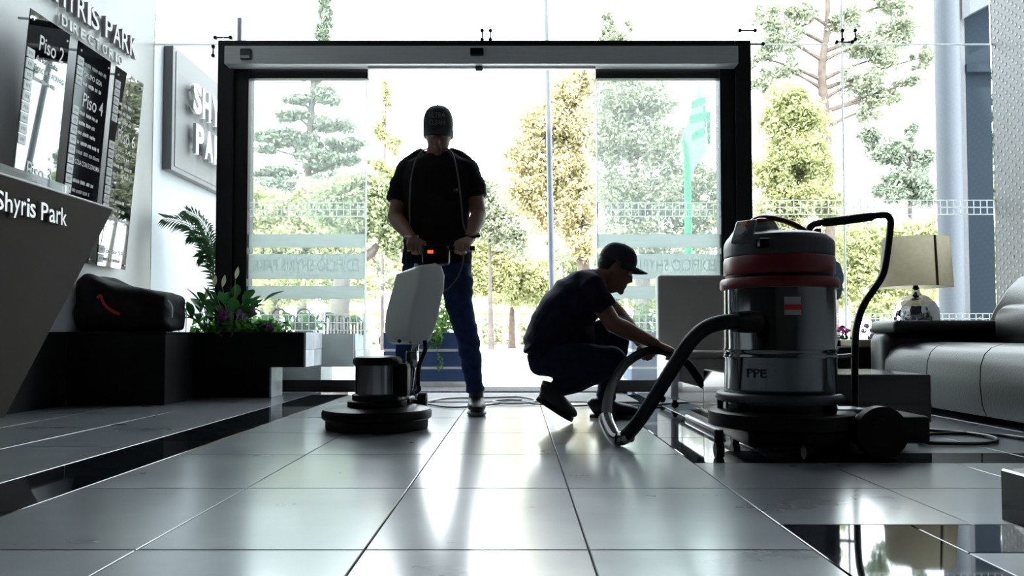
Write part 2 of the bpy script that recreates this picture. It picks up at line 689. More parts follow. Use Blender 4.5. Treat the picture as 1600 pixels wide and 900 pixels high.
# ================================================================== glass front
gw = thing('window_1', 'frameless glass shop front of large clear panes around the entrance', None, (0, YF, 0), kind='structure')
zt = 2.72
panes = [(XL, -2.31, 0, zt), (1.81, 2.548, 0, zt), (2.556, XR, 0, zt)]
tops = [XL, -2.31, -0.27, 1.81, 2.552, XR]
for a, b_ in zip(tops[:-1], tops[1:]):
    panes.append((a + 0.004, b_ - 0.004, zt + 0.008, ZC))
for a, b_, c, d in panes:
    MB().box(a, b_, YF, YF + 0.012, c, d).build('glass_pane', m_glass, gw)
for a, b_ in ((XL, -2.31), (1.81, XR)):
    MB().box(a, b_, YF - 0.002, YF + 0.014, zt, zt + 0.008).build('silicone_joint', m_silicone, gw)
MB().box(2.546, 2.558, YF - 0.002, YF + 0.014, 0, ZC).build('silicone_joint', m_silicone, gw)
MB().box(-0.275, -0.267, YF - 0.002, YF + 0.014, zt, ZC).build('silicone_joint', m_silicone, gw)


def grid_film(x0, x1, z0, z1, rows, y, cell, parent, name='grid_film', t=0.008):
    b = MB()
    n = max(1, round((x1 - x0) / cell))
    for i in range(n + 1):
        x = x0 + (x1 - x0) * i / n
        b.box(x - t / 2, x + t / 2, y - 0.001, y, z0, z1)
    for k in range(rows + 1):
        z = z0 + (z1 - z0) * k / rows
        b.box(x0, x1, y - 0.0014, y + 0.0001, z - t / 2, z + t / 2)
    o = b.build(name, m_film, parent)
    o['kind'] = 'stuff'
    return o


gz0, gz1 = ZA(335, YF), ZA(313, YF)
for a, b_ in ((1.83, 2.53), (2.57, XR - 0.01)):
    grid_film(a, b_, gz0, gz1, 2, YF - 0.003, 0.053, gw)
    grid_film(a, b_, ZA(506, YF), ZA(490, YF), 2, YF - 0.003, 0.053, gw)
# spider clips on the pane joints
m_clip = mat('blackened_steel', (0.02, 0.02, 0.022), 0.3, 0.6)


def clip(x, z, dx, dz):
    b = MB()
    b.tube([(x - dx, YF - 0.03, z - dz), (x + dx, YF - 0.03, z + dz)], 0.006, 8)
    for s in (-1, 1):
        c = (x + s * dx, YF - 0.03, z + s * dz)
        b.tube([c, (c[0], YF, c[2])], 0.007, 8)
        b.ball(c, 0.016, seg=10, rings=6)
    o = b.build('pane_clip', m_clip, gw, smooth=True)


for px, py in ((1170, 50), (1182, 71), (1322, 68), (346, 61)):
    clip(XA(px, YF), ZA(py, YF), 0.06, 0)
for px, py in ((1319, 57), (1339, 57), (753, 57), (766, 57), (331, 82)):
    clip(XA(px, YF), ZA(py, YF), 0.0, 0.035)

# ================================================================== sliding entrance
ent = thing('door_1', 'black framed automatic sliding glass entrance standing open', None, (0, 5.8, 0), kind='structure')
fy0, fy1 = 5.78, 5.95
pxl = lambda px: XA(px, fy0)
zz = lambda py: ZA(py, fy0)
MB().rbox(pxl(336), pxl(361), fy0, fy1, 0, zz(63), 0.004, 1).build('door_post', m_black_metal, ent)
MB().rbox(pxl(1152), pxl(1177), fy0, fy1, 0, zz(63), 0.004, 1).build('door_post', m_black_metal, ent)
MB().rbox(pxl(361), pxl(1152), fy0, fy1, zz(77), zz(63), 0.004, 1).build('header_beam', m_black_metal, ent)
MB().rbox(pxl(361), pxl(383), fy0 + 0.03, fy1, 0, zz(77), 0.003, 1).build('door_jamb', m_black_metal, ent)
MB().rbox(pxl(1129), pxl(1152), fy0 + 0.03, fy1, 0, zz(77), 0.003, 1).build('door_jamb', m_black_metal, ent)
op = MB().rbox(pxl(354), pxl(1151), fy0 - 0.10, fy0 + 0.02, zz(107), zz(79), 0.006, 2).build('operator_cover', m_silver, ent)
MB().rbox(pxl(380), pxl(396), fy0 - 0.125, fy0 - 0.09, zz(101), zz(85), 0.005, 2).build('mode_switch', m_dgrey, op)
MB().rbox(pxl(381), pxl(395), fy0 - 0.130, fy0 - 0.12, zz(100), zz(96), 0.002, 1).build('switch_lip', m_silver, op)
MB().rbox(pxl(735), pxl(756), fy0 - 0.13, fy0 - 0.09, zz(95), zz(84), 0.008, 3).build('motion_sensor', m_black, op)
MB().rbox(pxl(743), pxl(754), fy0 - 0.06, fy0 - 0.02, zz(114), zz(104), 0.006, 2).build('beam_sensor', m_dgrey, op)
MB().box(pxl(574), pxl(931), fy0 - 0.04, fy0 - 0.005, zz(110), zz(106)).build('track_rail', mat('white_aluminium', (0.8, 0.8, 0.8), 0.4), ent)
ly = 5.86
lx = lambda px: XA(px, ly)
lz = lambda py: ZA(py, ly)
for a, b_, nm in ((384, 571, 'l'), (933, 1128, 'r')):
    lf = MB().box(lx(a), lx(b_), ly, ly + 0.012, 0.10, lz(120)).build('sliding_leaf', m_leafglass, ent)
    x0, x1 = (lx(a), lx(574)) if nm == 'l' else (lx(931), lx(b_))
    MB().rbox(x0, x1, ly - 0.03, ly + 0.04, lz(124), lz(106), 0.004, 1).build('top_rail', m_black_metal, lf)
    MB().rbox(lx(a), lx(b_), ly - 0.02, ly + 0.03, 0.012, 0.10, 0.004, 1).build('bottom_rail', mat('bronze_aluminium', (0.035, 0.035, 0.034), 0.45), lf)
    ex = lx(b_) if nm == 'l' else lx(a)
    MB().box(ex - 0.006, ex + 0.006, ly - 0.003, ly + 0.015, 0.10, lz(122)).build('edge_seal', m_silicone, lf)
    for t0, t1 in ((387, 366), (436, 397), (467, 447)):
        MB().box(lx(a) + 0.003, lx(b_) - 0.008, ly - 0.003, ly - 0.001, lz(t0), lz(t1)).build('frosted_band', m_frost, lf)
    gz = lx(a) + 0.004, lx(b_) - 0.01
    grid_film(gz[0], gz[1], lz(338), lz(317), 2, ly - 0.002, 0.053, lf)
    grid_film(gz[0] + (0.12 if nm == 'l' else 0), gz[1], lz(516), lz(492), 2, ly - 0.002, 0.053, lf)
    w = lx(b_) - lx(a) - 0.10
    me = text_mesh('EDIFICIO SHYRIS PARK', w, 0.095, bold=0.012, mirror=True)
    me.transform(frame((lx(a) + 0.05, ly - 0.004, lz(424)), (1, 0, 0), (0, 0, 1)))
    me.transform(Matrix.Translation(-Vector(ROOT[lf.name])))
    o = put('frosted_lettering', me, m_frosttext, lf)
    o['kind'] = 'stuff'

# mats in the doorway
tag(MB().rbox(-0.95, 0.85, 5.92, 6.42, 0.0, 0.012, 0.004, 1).build('coir_mat', mat('coir', (0.07, 0.07, 0.075), 0.95, var=0.5, scale=60, bump=0.6, bscale=200)),
    'dark bristle doormat lying just outside the open glass entrance', 'doormat')
tag(MB().rbox(-0.80, 0.80, 5.05, 5.84, 0.0, 0.006, 0.003, 1).build('entrance_mat', mat('grey_mat', (0.16, 0.165, 0.17), 0.8, var=0.25, scale=30, bump=0.3, bscale=150)),
    'flat grey entrance mat inside the open doorway under the cable loops', 'doormat')

# ================================================================== left wall: lettering, directory, sign
m_steel_letter = mat('satin_steel', (0.34, 0.33, 0.34), 0.4, 0.3, var=0.05)
m_white = mat('white_acrylic', (0.88, 0.88, 0.88), 0.4, var=0.02)
m_plate_dark = mat('mirror_black_glass', (0.006, 0.007, 0.010), 0.012, var=0.1, spec=1.0, coat=1.0)
m_plate_matt = mat('black_glass_low_gloss', (0.006, 0.007, 0.010), 0.10, var=0.1, spec=0.25)
m_numplate = mat('number_plate_white', (0.72, 0.74, 0.76), 0.35, var=0.05)
m_print = mat('white_print', (0.8, 0.8, 0.8), 0.5, var=0.02)
m_print_dim = mat('grey_print', (0.34, 0.35, 0.37), 0.5, var=0.02)

lt = thing('wall_lettering', 'grey raised letters reading SHYRIS PARK high on the white left wall', 'lettering', (XL, 4.5, 2.47))
M = frame((XL + 0.012, 4.50, 2.475), (0, 1, 0), (0, 0, 1))
for c, me, x, dy in letters('SHYRIS PARK', 1.12, 0.145, 0.03, 0.012):
    me.transform(Matrix.Translation(-Vector(ROOT[lt.name])) @ M @ Matrix.Translation((x, dy, 0)))
    put('letter', me, m_steel_letter, lt)
lt = thing('directory_heading', 'small white raised letters reading DIRECTORIO under the grey wall lettering', 'lettering', (XL, 4.7, 2.36))
M = frame((XL + 0.012, 4.70, 2.365), (0, 1, 0), (0, 0, 1))
for c, me, x, dy in letters('DIRECTORIO', 0.76, 0.066, 0.014, 0.016, 1.25):
    me.transform(Matrix.Translation(-Vector(ROOT[lt.name])) @ M @ Matrix.Translation((x, dy, 0)))
    put('letter', me, m_white, lt)

LEAN = R(4.6)
PW, PH = 0.375, 1.345


def scribble(b, x, y, w, h, rnd):
    """an illegible line of print: broken word-length dashes"""
    e = x + w
    while x < e - 0.01:
        k = min(rnd.uniform(0.03, 0.08), e - x)
        q = x
        while q < x + k - 0.004:
            s = rnd.uniform(0.004, 0.009)
            b.box(q, q + s, y + rnd.uniform(0, 0.15) * h, y + h * rnd.uniform(0.75, 1), 0.0095, 0.0105)
            q += s + 0.003
        x += k + 0.012


def directory(y0, label, rows, material):
    """rows: list of (text, height, kind) from the top; kind: head, name, dim, blur, gap"""
    root = thing('directory_board', label, 'directory board', (XL + 0.05, y0, 0.905), 'hanging glass directory panels')
    v = (math.sin(LEAN), 0, math.cos(LEAN))
    root.matrix_world = frame((XL + 0.05, y0, 0.905), (0, 1, 0), v)
    ROOT[root.name] = (0, 0, 0)
    MB().rbox(0, PW, 0, PH, 0, 0.008, 0.002, 1).build('glass_plate', material, root)
    for (u, vv) in ((0.03, PH - 0.05), (PW - 0.03, PH - 0.05), (0.03, 0.03), (PW - 0.03, 0.03)):
        MB().tube([(u, vv, -0.05 - vv * 0.02), (u, vv, 0.014)], 0.007, 10).build('standoff_bolt', m_silver, root, smooth=True)
    rnd = random.Random(label)
    y = PH - 0.085
    for txt, h, kind in rows:
        y -= h
        if kind == 'head':
            me = text_mesh(txt, 0.23, h * 0.72, bold=0.008)
            me.transform(Matrix.Translation((0.10, y + h * 0.1, 0.0102)))
            tag(put('floor_heading', me, m_print, root), kind='stuff')
            continue
        if kind == 'gap':
            continue
        MB().rbox(0.0, 0.066, y + 0.004, y + h - 0.004, 0.008, 0.013, 0.001, 1).build('number_plate', m_numplate, root)
        nb = MB()
        for k in range(3):
            nb.box(0.016 + 0.013 * k, 0.024 + 0.013 * k, y + h * 0.35, y + h * 0.65, 0.0132, 0.0136)
        tag(nb.build('plate_number', m_print_dim, root), kind='stuff')
        if kind in ('name', 'dim') and txt:
            me = text_mesh(txt, min(PW - 0.095, 0.020 * len(txt) + 0.03), h * 0.52, bold=0.01)
            me.transform(Matrix.Translation((0.078, y + h * 0.2, 0.0102)))
            tag(put('company_name', me, m_print if kind == 'name' else m_print_dim, root), kind='stuff')
        elif kind in ('blur', 'blurdim'):
            b = MB()
            scribble(b, 0.078, y + h * 0.28, rnd.uniform(0.17, 0.27), h * 0.42, rnd)
            tag(b.build('company_name', m_print if kind == 'blur' else m_print_dim, root), kind='stuff')
    return root


h = 0.0605
directory(4.18, 'hanging black glass directory panel headed Piso 2, nearest the reception desk',
          [('Piso 2', 0.125, 'head'), ('Arkiscala', h, 'dim'), ('GARCIA & ADRIAG', h, 'name'), ('', h, 'blur')] +
          [('', h, 'plain')] * 6 + [('', 0.05, 'gap'), ('Piso 3', 0.125, 'head')] + [('', h, 'blur'), ('', h, 'plain'), ('', h, 'blur')] +
          [('', h, 'blur')] * 4, m_plate_dark)
directory(4.645, 'hanging black glass directory panel headed Piso 4, middle one of the three',
          [('', h, 'blurdim'), ('GRUPO GSA', h, 'name'), ('', h, 'blur'), ('Piso 4', 0.125, 'head')] +
          [('', h, 'blur')] * 4 + [('', h, 'blurdim'), ('COLA CON ECONOMIA', h, 'name'), ('', h, 'plain'), ('', h, 'blur'),
           ('', h, 'blurdim')] + [('', h, 'blurdim')] * 3, m_plate_matt)
directory(5.085, 'hanging black glass directory panel with Piso 6, farthest from the desk',
          [('', h * 0.95, 'plain')] * 2 + [('', h * 0.95, 'blur')] * 3 + [('Piso 6', 0.125, 'head'), ('RTEC S.A.', h, 'name'),
           ('NEGOTIUM', h, 'name'), ('', h, 'blur'), ('', h, 'blur'), ('', h, 'plain'), ('', h, 'plain'), ('', h, 'blur'),
           ('', h, 'blur'), ('', h, 'blur'), ('', 0.16, 'gap'), ('Ecuador S.A', h, 'name'), ('', h, 'blur')], m_plate_dark)

# grey sign box beyond the glass on the same wall
sg = thing('wall_sign', 'grey box sign with white standing letters SHYRIS PARK behind the door frame', 'sign', (XL, 6.2, 1.7))
m_signface = mat('grey_composite_panel', (0.125, 0.125, 0.13), 0.5, var=0.04, scale=3)
sy0, sy1, sz0, sz1 = 6.12, 7.60, 1.77, 2.78
MB().rbox(XL, XL + 0.075, sy0, sy1, sz0, sz1, 0.006, 2).build('sign_box', m_signface, sg)
MB().box(XL + 0.075, XL + 0.080, sy0 + 0.05, sy1 - 0.05, sz0 + 0.04, sz1 - 0.03).build('face_panel', m_signface, sg)
for s, z, w in (('SHYRIS', 2.315, 1.06), ('PARK', 1.975, 0.80)):
    M = frame((XL + 0.115, 6.36 + (0.06 if s == 'PARK' else 0), z), (0, 1, 0), (0, 0, 1))
    for c, me, x, dy in letters(s, w, 0.255, 0.03, 0.03):
        me.transform(Matrix.Translation(-Vector(ROOT[sg.name])) @ M @ Matrix.Translation((x, dy, 0)))
        lo_ = put('sign_letter', me, m_white, sg)
        yb = M.translation.y + x + w / len(s) * 0.4
        pb = MB()
        for zq in (z + 0.05, z + 0.2):
            pb.tube([(XL + 0.078, yb, zq), (XL + 0.118, yb, zq)], 0.006, 8)
        pb.build('letter_pins', m_clip, lo_, smooth=True)
# dark post beyond the end of the wall
tag(MB().rbox(-2.97, -2.84, 7.80, 7.95, 0, 3.72, 0.01, 2).build('corner_post', m_dgrey), 'dark grey square post standing beyond the end of the white wall', 'post')

# ================================================================== reception desk
m_desk = mat('taupe_laminate', (0.034, 0.029, 0.025), 0.75, var=0.08, scale=4, spec=0.08)
dk = thing('reception_desk', 'dark taupe reception desk with slanted end and lettering Shyris Park', 'reception desk', (-2.55, 3.2, 0))
dx0, dx1 = XL + 0.06, -2.36
yt, zt_ = 1200 * 2.36 / 636, 1.17
MB().prism([(1.9, 0.06), (3.55, 0.06), (4.46, zt_), (1.9, zt_)], 'x', dx0, dx1).build('desk_body', m_desk, dk)
MB().prism([(1.9, 0.0), (3.35, 0.0), (3.38, 0.06), (1.9, 0.06)], 'x', dx0, dx1 - 0.05).build('plinth', m_black, dk)
MB().rbox(dx0, dx1 + 0.004, 1.9, 4.462, zt_, zt_ + 0.012, 0.003, 1).build('counter_top', mat('grey_counter', (0.25, 0.25, 0.25), 0.3), dk)
M = frame((dx1 + 0.012, 3.42, 1.005), (0, 1, 0), (0, 0, 1))
for c, me, x, dy in letters('Shyris Park', 0.555, 0.088, 0.012, 0.008):
    me.transform(Matrix.Translation(-Vector(ROOT[dk.name])) @ M @ Matrix.Translation((x, dy, 0)))
    put('letter', me, mat('brushed_letter', (0.55, 0.55, 0.56), 0.35, 0.3, var=0.04), dk)
m_acr = glass_mat('clear_acrylic', (0.9, 0.94, 0.95), haze=0.25)
ac = thing('acrylic_tray', 'long clear acrylic tray lying on the reception counter', 'tray', (-2.45, 3.7, zt_ + 0.012))
z0 = zt_ + 0.012
MB().rbox(-2.62, -2.38, 3.15, 4.05, z0, z0 + 0.006, 0.002, 1).build('tray_floor', m_acr, ac)
for a in ((-2.62, -2.612, 3.15, 4.05), (-2.388, -2.38, 3.15, 4.05), (-2.612, -2.388, 3.15, 3.158), (-2.612, -2.388, 4.042, 4.05)):
    MB().box(*a, z0 + 0.006, z0 + 0.05).build('tray_side', m_acr, ac)
# ================================================================== planters by the door
def clad_face(parent, plane, fixed, a0, a1, z0, z1, na, nz, material, name, out, thick=0.012):
    """a grid of thin stone slabs on a vertical face; plane 'x' or 'y' is the face normal"""
    rnd = random.Random(int(fixed * 1000) + na)
    for i in range(na):
        for k in range(nz):
            u0 = a0 + (a1 - a0) * i / na + 0.0015
            u1 = a0 + (a1 - a0) * (i + 1) / na - 0.0015
            w0 = z0 + (z1 - z0) * k / nz + 0.0015
            w1 = z0 + (z1 - z0) * (k + 1) / nz - 0.0015
            t = thick + rnd.uniform(-0.002, 0.002)
            lo, hi = sorted((fixed, fixed + out * t))
            b = MB()
            if plane == 'x':
                b.box(lo, hi, u0, u1, w0, w1)
            else:
                b.box(u0, u1, lo, hi, w0, w1)
            b.build(name, material, parent)


def planter(name, label, x0, x1, y0, y1, zb, zt, px1, py0, frontmat, nfx):
    root = thing(name, label, 'planter', ((x0 + x1) / 2, (y0 + y1) / 2, 0))
    w = 0.05
    b = MB()
    b.box(x0, x1, y0, y0 + w, zb, zt - 0.008).box(x0, x1, y1 - w, y1, zb, zt - 0.008)
    b.box(x0, x0 + w, y0 + w, y1 - w, zb, zt - 0.008).box(x1 - w, x1, y0 + w, y1 - w, zb, zt - 0.008)
    b.box(x0, x1, y0, y1, zb - 0.02, zb)
    tag(b.build('trough', frontmat, root))
    MB().box(x0 + w, x1 - w, y0 + w, y1 - w, zb, zt - 0.05).build('soil', m_soil, root)
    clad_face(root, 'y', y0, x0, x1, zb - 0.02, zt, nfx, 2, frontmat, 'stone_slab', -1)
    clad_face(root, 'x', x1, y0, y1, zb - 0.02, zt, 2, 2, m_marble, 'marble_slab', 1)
    pd = MB().box(x0, px1, py0, y1 - 0.04, 0, zb - 0.02).build('pedestal', frontmat, root)
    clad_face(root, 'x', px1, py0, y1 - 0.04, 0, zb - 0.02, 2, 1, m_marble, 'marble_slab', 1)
    return root


planter('stone_planter', 'low stone planter with shade-blackened front and marble end slabs inside the left door post',
        XL + 0.01, -1.47, 5.30, 5.74, 0.24, 0.462, -1.75, 5.44, m_shade_stone, 4)  # front slabs blackened to carry their shade, ends left light marble
planter('marble_planter', 'grey marble slab planter outside behind the left glass leaf',
        XL + 0.01, -1.30, 6.12, 6.75, 0.21, 0.455, -1.62, 6.30, m_marble, 5)
bench = thing('stone_bench', 'black stone block seat below the black bag beside the desk', 'bench', (-2.5, 5.05, 0))
MB().rbox(XL + 0.01, -2.22, 4.85, 5.27, 0, 0.45, 0.004, 1).build('block', m_shade_stone, bench)
MB().rbox(XL + 0.01, -2.21, 4.84, 5.28, 0.45, 0.462, 0.003, 1).build('seat_slab', m_shade_stone, bench)

# bag on the bench
m_bag = mat('black_nylon', (0.004, 0.004, 0.005), 0.6, spec=0.15, var=0.2, bump=0.2, bscale=30)
bag = thing('duffel_bag', 'large slumped black bag with a red strap on the stone bench', 'bag', (-2.5, 5.06, 0.462))
b = MB()
rings = []
for i, (t, hh, dd) in enumerate(((-0.012, 0.17, 0.17), (0.03, 0.19, 0.17), (0.12, 0.180, 0.19), (0.22, 0.158, 0.19), (0.40, 0.142, 0.19), (0.55, 0.130, 0.18),
                                 (0.61, 0.124, 0.16), (0.635, 0.10, 0.12))):
    rings.append(((XL + 0.03 + t * 0.92, 5.06, 0.462 + hh), hh, dd))
b.loft(rings, 28, side=(0, 0, 1), sq=4.5, tan=(1, 0, 0))
fused('bag_body', b, m_bag, bag, voxel=0.012, smooth=5, wrinkle=0.016, wscale=7)
pts = smoothpath([P(152, 466, 4.862), P(157, 462, 4.86), P(160, 470, 4.858), P(166, 479, 4.855), P(176, 486, 4.855), P(187, 491, 4.858)], 5)
MB().loft([(p, 0.010, 0.004) for p in pts], 8, side=(0, 0, 1)).build('strap', mat('red_webbing', (0.45, 0.01, 0.015), 0.6), bag, smooth=True)
MB().tube(smoothpath([P(262, 470, 4.87), P(268, 480, 4.86), P(268, 496, 4.86)], 5), 0.007, 8).build('side_buckle', mat('grey_buckle', (0.35, 0.36, 0.38), 0.4), bag, smooth=True)

# ------------------------------------------------------------------ indoor plants
m_lily = leaf_mat('lily_leaf', (0.018, 0.085, 0.02), (0.05, 0.18, 0.045), 0.35, 0.3)
m_fresh = leaf_mat('fresh_leaf', (0.04, 0.16, 0.02), (0.10, 0.30, 0.03), 0.4, 0.4)
m_spathe = leaf_mat('lily_spathe', (0.55, 0.55, 0.30), (0.62, 0.62, 0.38), 0.4)
m_stem = mat('green_stem', (0.05, 0.12, 0.03), 0.5)
m_purple = leaf_mat('purple_petal', (0.22, 0.03, 0.22), (0.42, 0.10, 0.42), 0.3)
m_pink = leaf_mat('pink_petal', (0.55, 0.08, 0.38), (0.75, 0.25, 0.60), 0.35)
m_pale = leaf_mat('pale_petal', (0.50, 0.36, 0.55), (0.66, 0.50, 0.70), 0.35)


def leaf_blade(base, direc, length, width, droop=0.3, up=(0, 0, 1)):
    """one broad curved leaf as a thin two-sided blade"""
    d = Vector(direc).normalized()
    s = d.cross(Vector(up))
    if s.length < 1e-3:
        s = Vector((1, 0, 0))
    s.normalize()
    n = s.cross(d)
    b = MB()
    prof = (0.12, 0.55, 0.9, 1.0, 0.85, 0.5, 0.04)
    vs = []
    for i, w in enumerate(prof):
        t = i / (len(prof) - 1)
        c = Vector(base) + d * (length * t) - Vector((0, 0, 1)) * (droop * length * t * t)
        vs += [c - s * (w * width / 2) + n * 0.15 * width * w, c, c + s * (w * width / 2) + n * 0.15 * width * w]
    fs = []
    for i in range(len(prof) - 1):
        a = i * 3
        fs += [(a, a + 1, a + 4, a + 3), (a + 1, a + 2, a + 5, a + 4)]
    return b.add(vs, fs)


def lily(base, label, n, h, spread, seed, flowers=()):
    rnd = random.Random(seed)
    root = thing('peace_lily', label, 'plant', base, 'peace lilies in the stone planter')
    for i in range(n):
        a = rnd.uniform(0, 2 * PI)
        t = rnd.uniform(0.35, 1.0)
        tip = Vector(base) + Vector((math.cos(a) * spread * t * 0.6, math.sin(a) * spread * 0.35 * t, h * rnd.uniform(0.35, 0.72)))
        MB().tube([base, (Vector(base) + tip) / 2 + Vector((0, 0, 0.03)), tip], 0.003, 6).build('leaf_stalk', m_stem, root, smooth=True)
        dr = Vector((math.cos(a) * rnd.uniform(0.3, 1), math.sin(a) * 0.5, rnd.uniform(0.3, 1.3)))
        leaf_blade(tip, dr, rnd.uniform(0.13, 0.19), rnd.uniform(0.06, 0.085), rnd.uniform(0.1, 0.5)).build('leaf', m_lily, root, smooth=True)
    for (fx, fz) in flowers:
        top = Vector(base) + Vector((fx, rnd.uniform(-0.05, 0.05), fz))
        MB().tube([base, top], 0.003, 6).build('flower_stalk', m_stem, root, smooth=True)
        leaf_blade(top, (0.2, 0, 1), 0.09, 0.032, 0.0, up=(0, 1, 0)).build('spathe', m_spathe, root, smooth=True)
    return root


lily((-2.02, 5.44, 0.42), 'tall dark peace lily with pale spathes against the left door post', 28, 0.38, 0.38, 3,
     ((-0.13, 0.36), (-0.06, 0.36), (0.02, 0.42), (-0.20, 0.28)))
lily((-2.24, 5.58, 0.42), 'broad-leaved peace lily behind the right end of the black bag', 22, 0.34, 0.34, 5, ((-0.05, 0.28),))
# small seedling leaves over the bag
sd = thing('leafy_plant', 'small bright leafy plant peeking over the top of the black bag', 'plant', (-2.52, 5.50, 0.42))
for i in range(9):
    a = i * 0.7
    bx = -2.62 + 0.05 * i
    tip = Vector((bx, 5.50, 0.70 - 0.008 * i))
    MB().tube([(bx, 5.5, 0.41), tip], 0.003, 6).build('stem', m_stem, sd, smooth=True)
    leaf_blade(tip, (math.cos(a), -0.3, 0.4), 0.075, 0.04, 0.5).build('leaf', m_fresh, sd, smooth=True)


def flower_head(root, c, r, material, seed):
    rnd = random.Random(seed)
    b = MB()
    for i in range(34):
        d = Vector((rnd.gauss(0, 1), rnd.gauss(0, 1), rnd.gauss(0, 1))).normalized()
        q = Vector(c) + d * r * 0.8
        s = d.orthogonal().normalized()
        u = d.cross(s)
        k = r * 0.45
        b.add([q - s * k, q - u * k + d * k * 0.4, q + s * k, q + u * k + d * k * 0.4], [(0, 1, 2), (0, 2, 3)])
    o = b.build('flower_head', material, root)
    o['kind'] = 'stuff'


def leaf_cloud(b, c, rad, n, size, rng, flat=0.0, shell=0.35):
    """n small rhombic leaves scattered in an ellipsoid; collected on MB b as arrays"""
    d = rng.normal(size=(n, 3))
    d /= np.linalg.norm(d, axis=1)[:, None] + 1e-9
    r = rng.random(n) ** shell
    p = np.array(c) + d * r[:, None] * np.array(rad)
    nrm = d * 0.6 + rng.normal(size=(n, 3)) * 0.7 + np.array([0, 0, flat])
    nrm /= np.linalg.norm(nrm, axis=1)[:, None] + 1e-9
    t = np.cross(nrm, rng.normal(size=(n, 3)))
    t /= np.linalg.norm(t, axis=1)[:, None] + 1e-9
    u = np.cross(nrm, t)
    s = size * (0.6 + 0.8 * rng.random(n))[:, None]
    V = np.stack([p - t * s, p - u * s * 0.45 + nrm * s * 0.15, p + t * s, p + u * s * 0.45 + nrm * s * 0.15], 1).reshape(-1, 3)
    if not hasattr(b, 'chunks'):
        b.chunks = []
    b.chunks.append(V)


def raw(b, name, material, parent):
    """leaf quads straight from the arrays"""
    V = np.concatenate(b.chunks) - np.array(ROOT.get(parent.name, (0, 0, 0)))
    n = len(V) // 4
    me = bpy.data.meshes.new(name)
    me.vertices.add(4 * n)
    me.vertices.foreach_set('co', V.astype(np.float32).ravel())
    me.loops.add(4 * n)
    me.loops.foreach_set('vertex_index', np.arange(4 * n, dtype=np.int32))
    me.polygons.add(n)
    me.polygons.foreach_set('loop_start', np.arange(0, 4 * n, 4, dtype=np.int32))
    me.update(calc_edges=True)
    o = put(name, me, material, parent)
    o['kind'] = 'stuff'
    return o


def geranium(base, label, heads, seed, wide=0.2, mats=None):
    root = thing('geranium', label, 'plant', base, 'flowering geraniums in the planter')
    rng = np.random.default_rng(seed)
    b = MB()
    leaf_cloud(b, (base[0], base[1], base[2] + 0.05), (wide, 0.10, 0.07), 150, 0.028, rng, flat=0.8)
    raw(b, 'foliage', m_fresh, root)
    for i, (c, r, mm) in enumerate(heads):
        MB().tube([(c[0], c[1], base[2]), c], 0.003, 6).build('flower_stalk', m_stem, root, smooth=True)
        flower_head(root, c, r, mm, seed + i)
    return root


geranium((-2.02, 5.36, 0.44), 'purple geranium with one bloom in front of the left door post', [(P(348, 494, 5.36), 0.040, m_purple)], 21, 0.22)
geranium((-1.86, 5.40, 0.44), 'geranium with a pale and a purple bloom right of the door post', [(P(378, 491, 5.40), 0.040, m_pale), (P(392, 488, 5.42), 0.036, m_purple)], 31, 0.17)
geranium((-1.72, 5.38, 0.44), 'low geranium with a single magenta bloom hanging over the planter rim', [(P(420, 512, 5.33), 0.033, m_purple)], 41, 0.13)

# palm beside the post
pal = thing('areca_palm', 'feathery areca palm arching over the planter left of the door frame', 'palm', (-2.36, 6.30, 0.44))


def frond(root, pts, n, ll, seed):
    rnd = random.Random(seed)
    path = smoothpath(pts, 10)
    b = MB()
    b.tube(path, [0.006 - 0.004 * i / len(path) for i in range(len(path))], 6)
    m = len(path)
    for i in range(3, m):
        t = i / m
        d = (path[min(i + 1, m - 1)] - path[i - 1]).normalized()
        for s in (-1, 1):
            side = d.cross(Vector((0, 1, 0.2))).normalized() * s
            dr = (d * 0.9 + side * 0.8 + Vector((0, rnd.uniform(-0.35, 0.35), -0.1))).normalized()
            l_ = ll * (0.6 + 0.5 * math.sin(PI * t)) * rnd.uniform(0.8, 1.1)
            w = dr.cross(Vector((0, 1, 0))).normalized() * 0.007
            p = path[i]
            b.add([p - w, p + dr * l_ * 0.5 - w * 1.2 , p + dr * l_ + Vector((0, 0, -0.25 * l_)), p + dr * l_ * 0.5 + w * 1.2], [(0, 1, 2, 3)])
    b.build('frond', leaf_mat('palm_leaf', (0.010, 0.035, 0.010), (0.03, 0.085, 0.02), 0.25), root)


pb = (-2.34, 6.30, 0.44)
frond(pal, [pb, P(327, 420, 6.28), P(318, 380, 6.25), P(296, 352, 6.14), P(258, 342, 6.05)], 30, 0.13, 1)
frond(pal, [pb, P(330, 420, 6.32), P(326, 375, 6.32), P(314, 345, 6.22), P(292, 330, 6.12)], 30, 0.13, 2)
frond(pal, [pb, P(334, 430, 6.28), P(332, 395, 6.25), P(320, 372, 6.16), P(298, 368, 6.08)], 30, 0.12, 3)
frond(pal, [pb, P(342, 430, 6.35), P(350, 380, 6.35), P(365, 350, 6.35), P(390, 345, 6.35)], 30, 0.12, 4)
frond(pal, [pb, P(336, 440, 6.25), P(334, 410, 6.22), P(326, 398, 6.20), P(312, 402, 6.18)], 30, 0.10, 5)
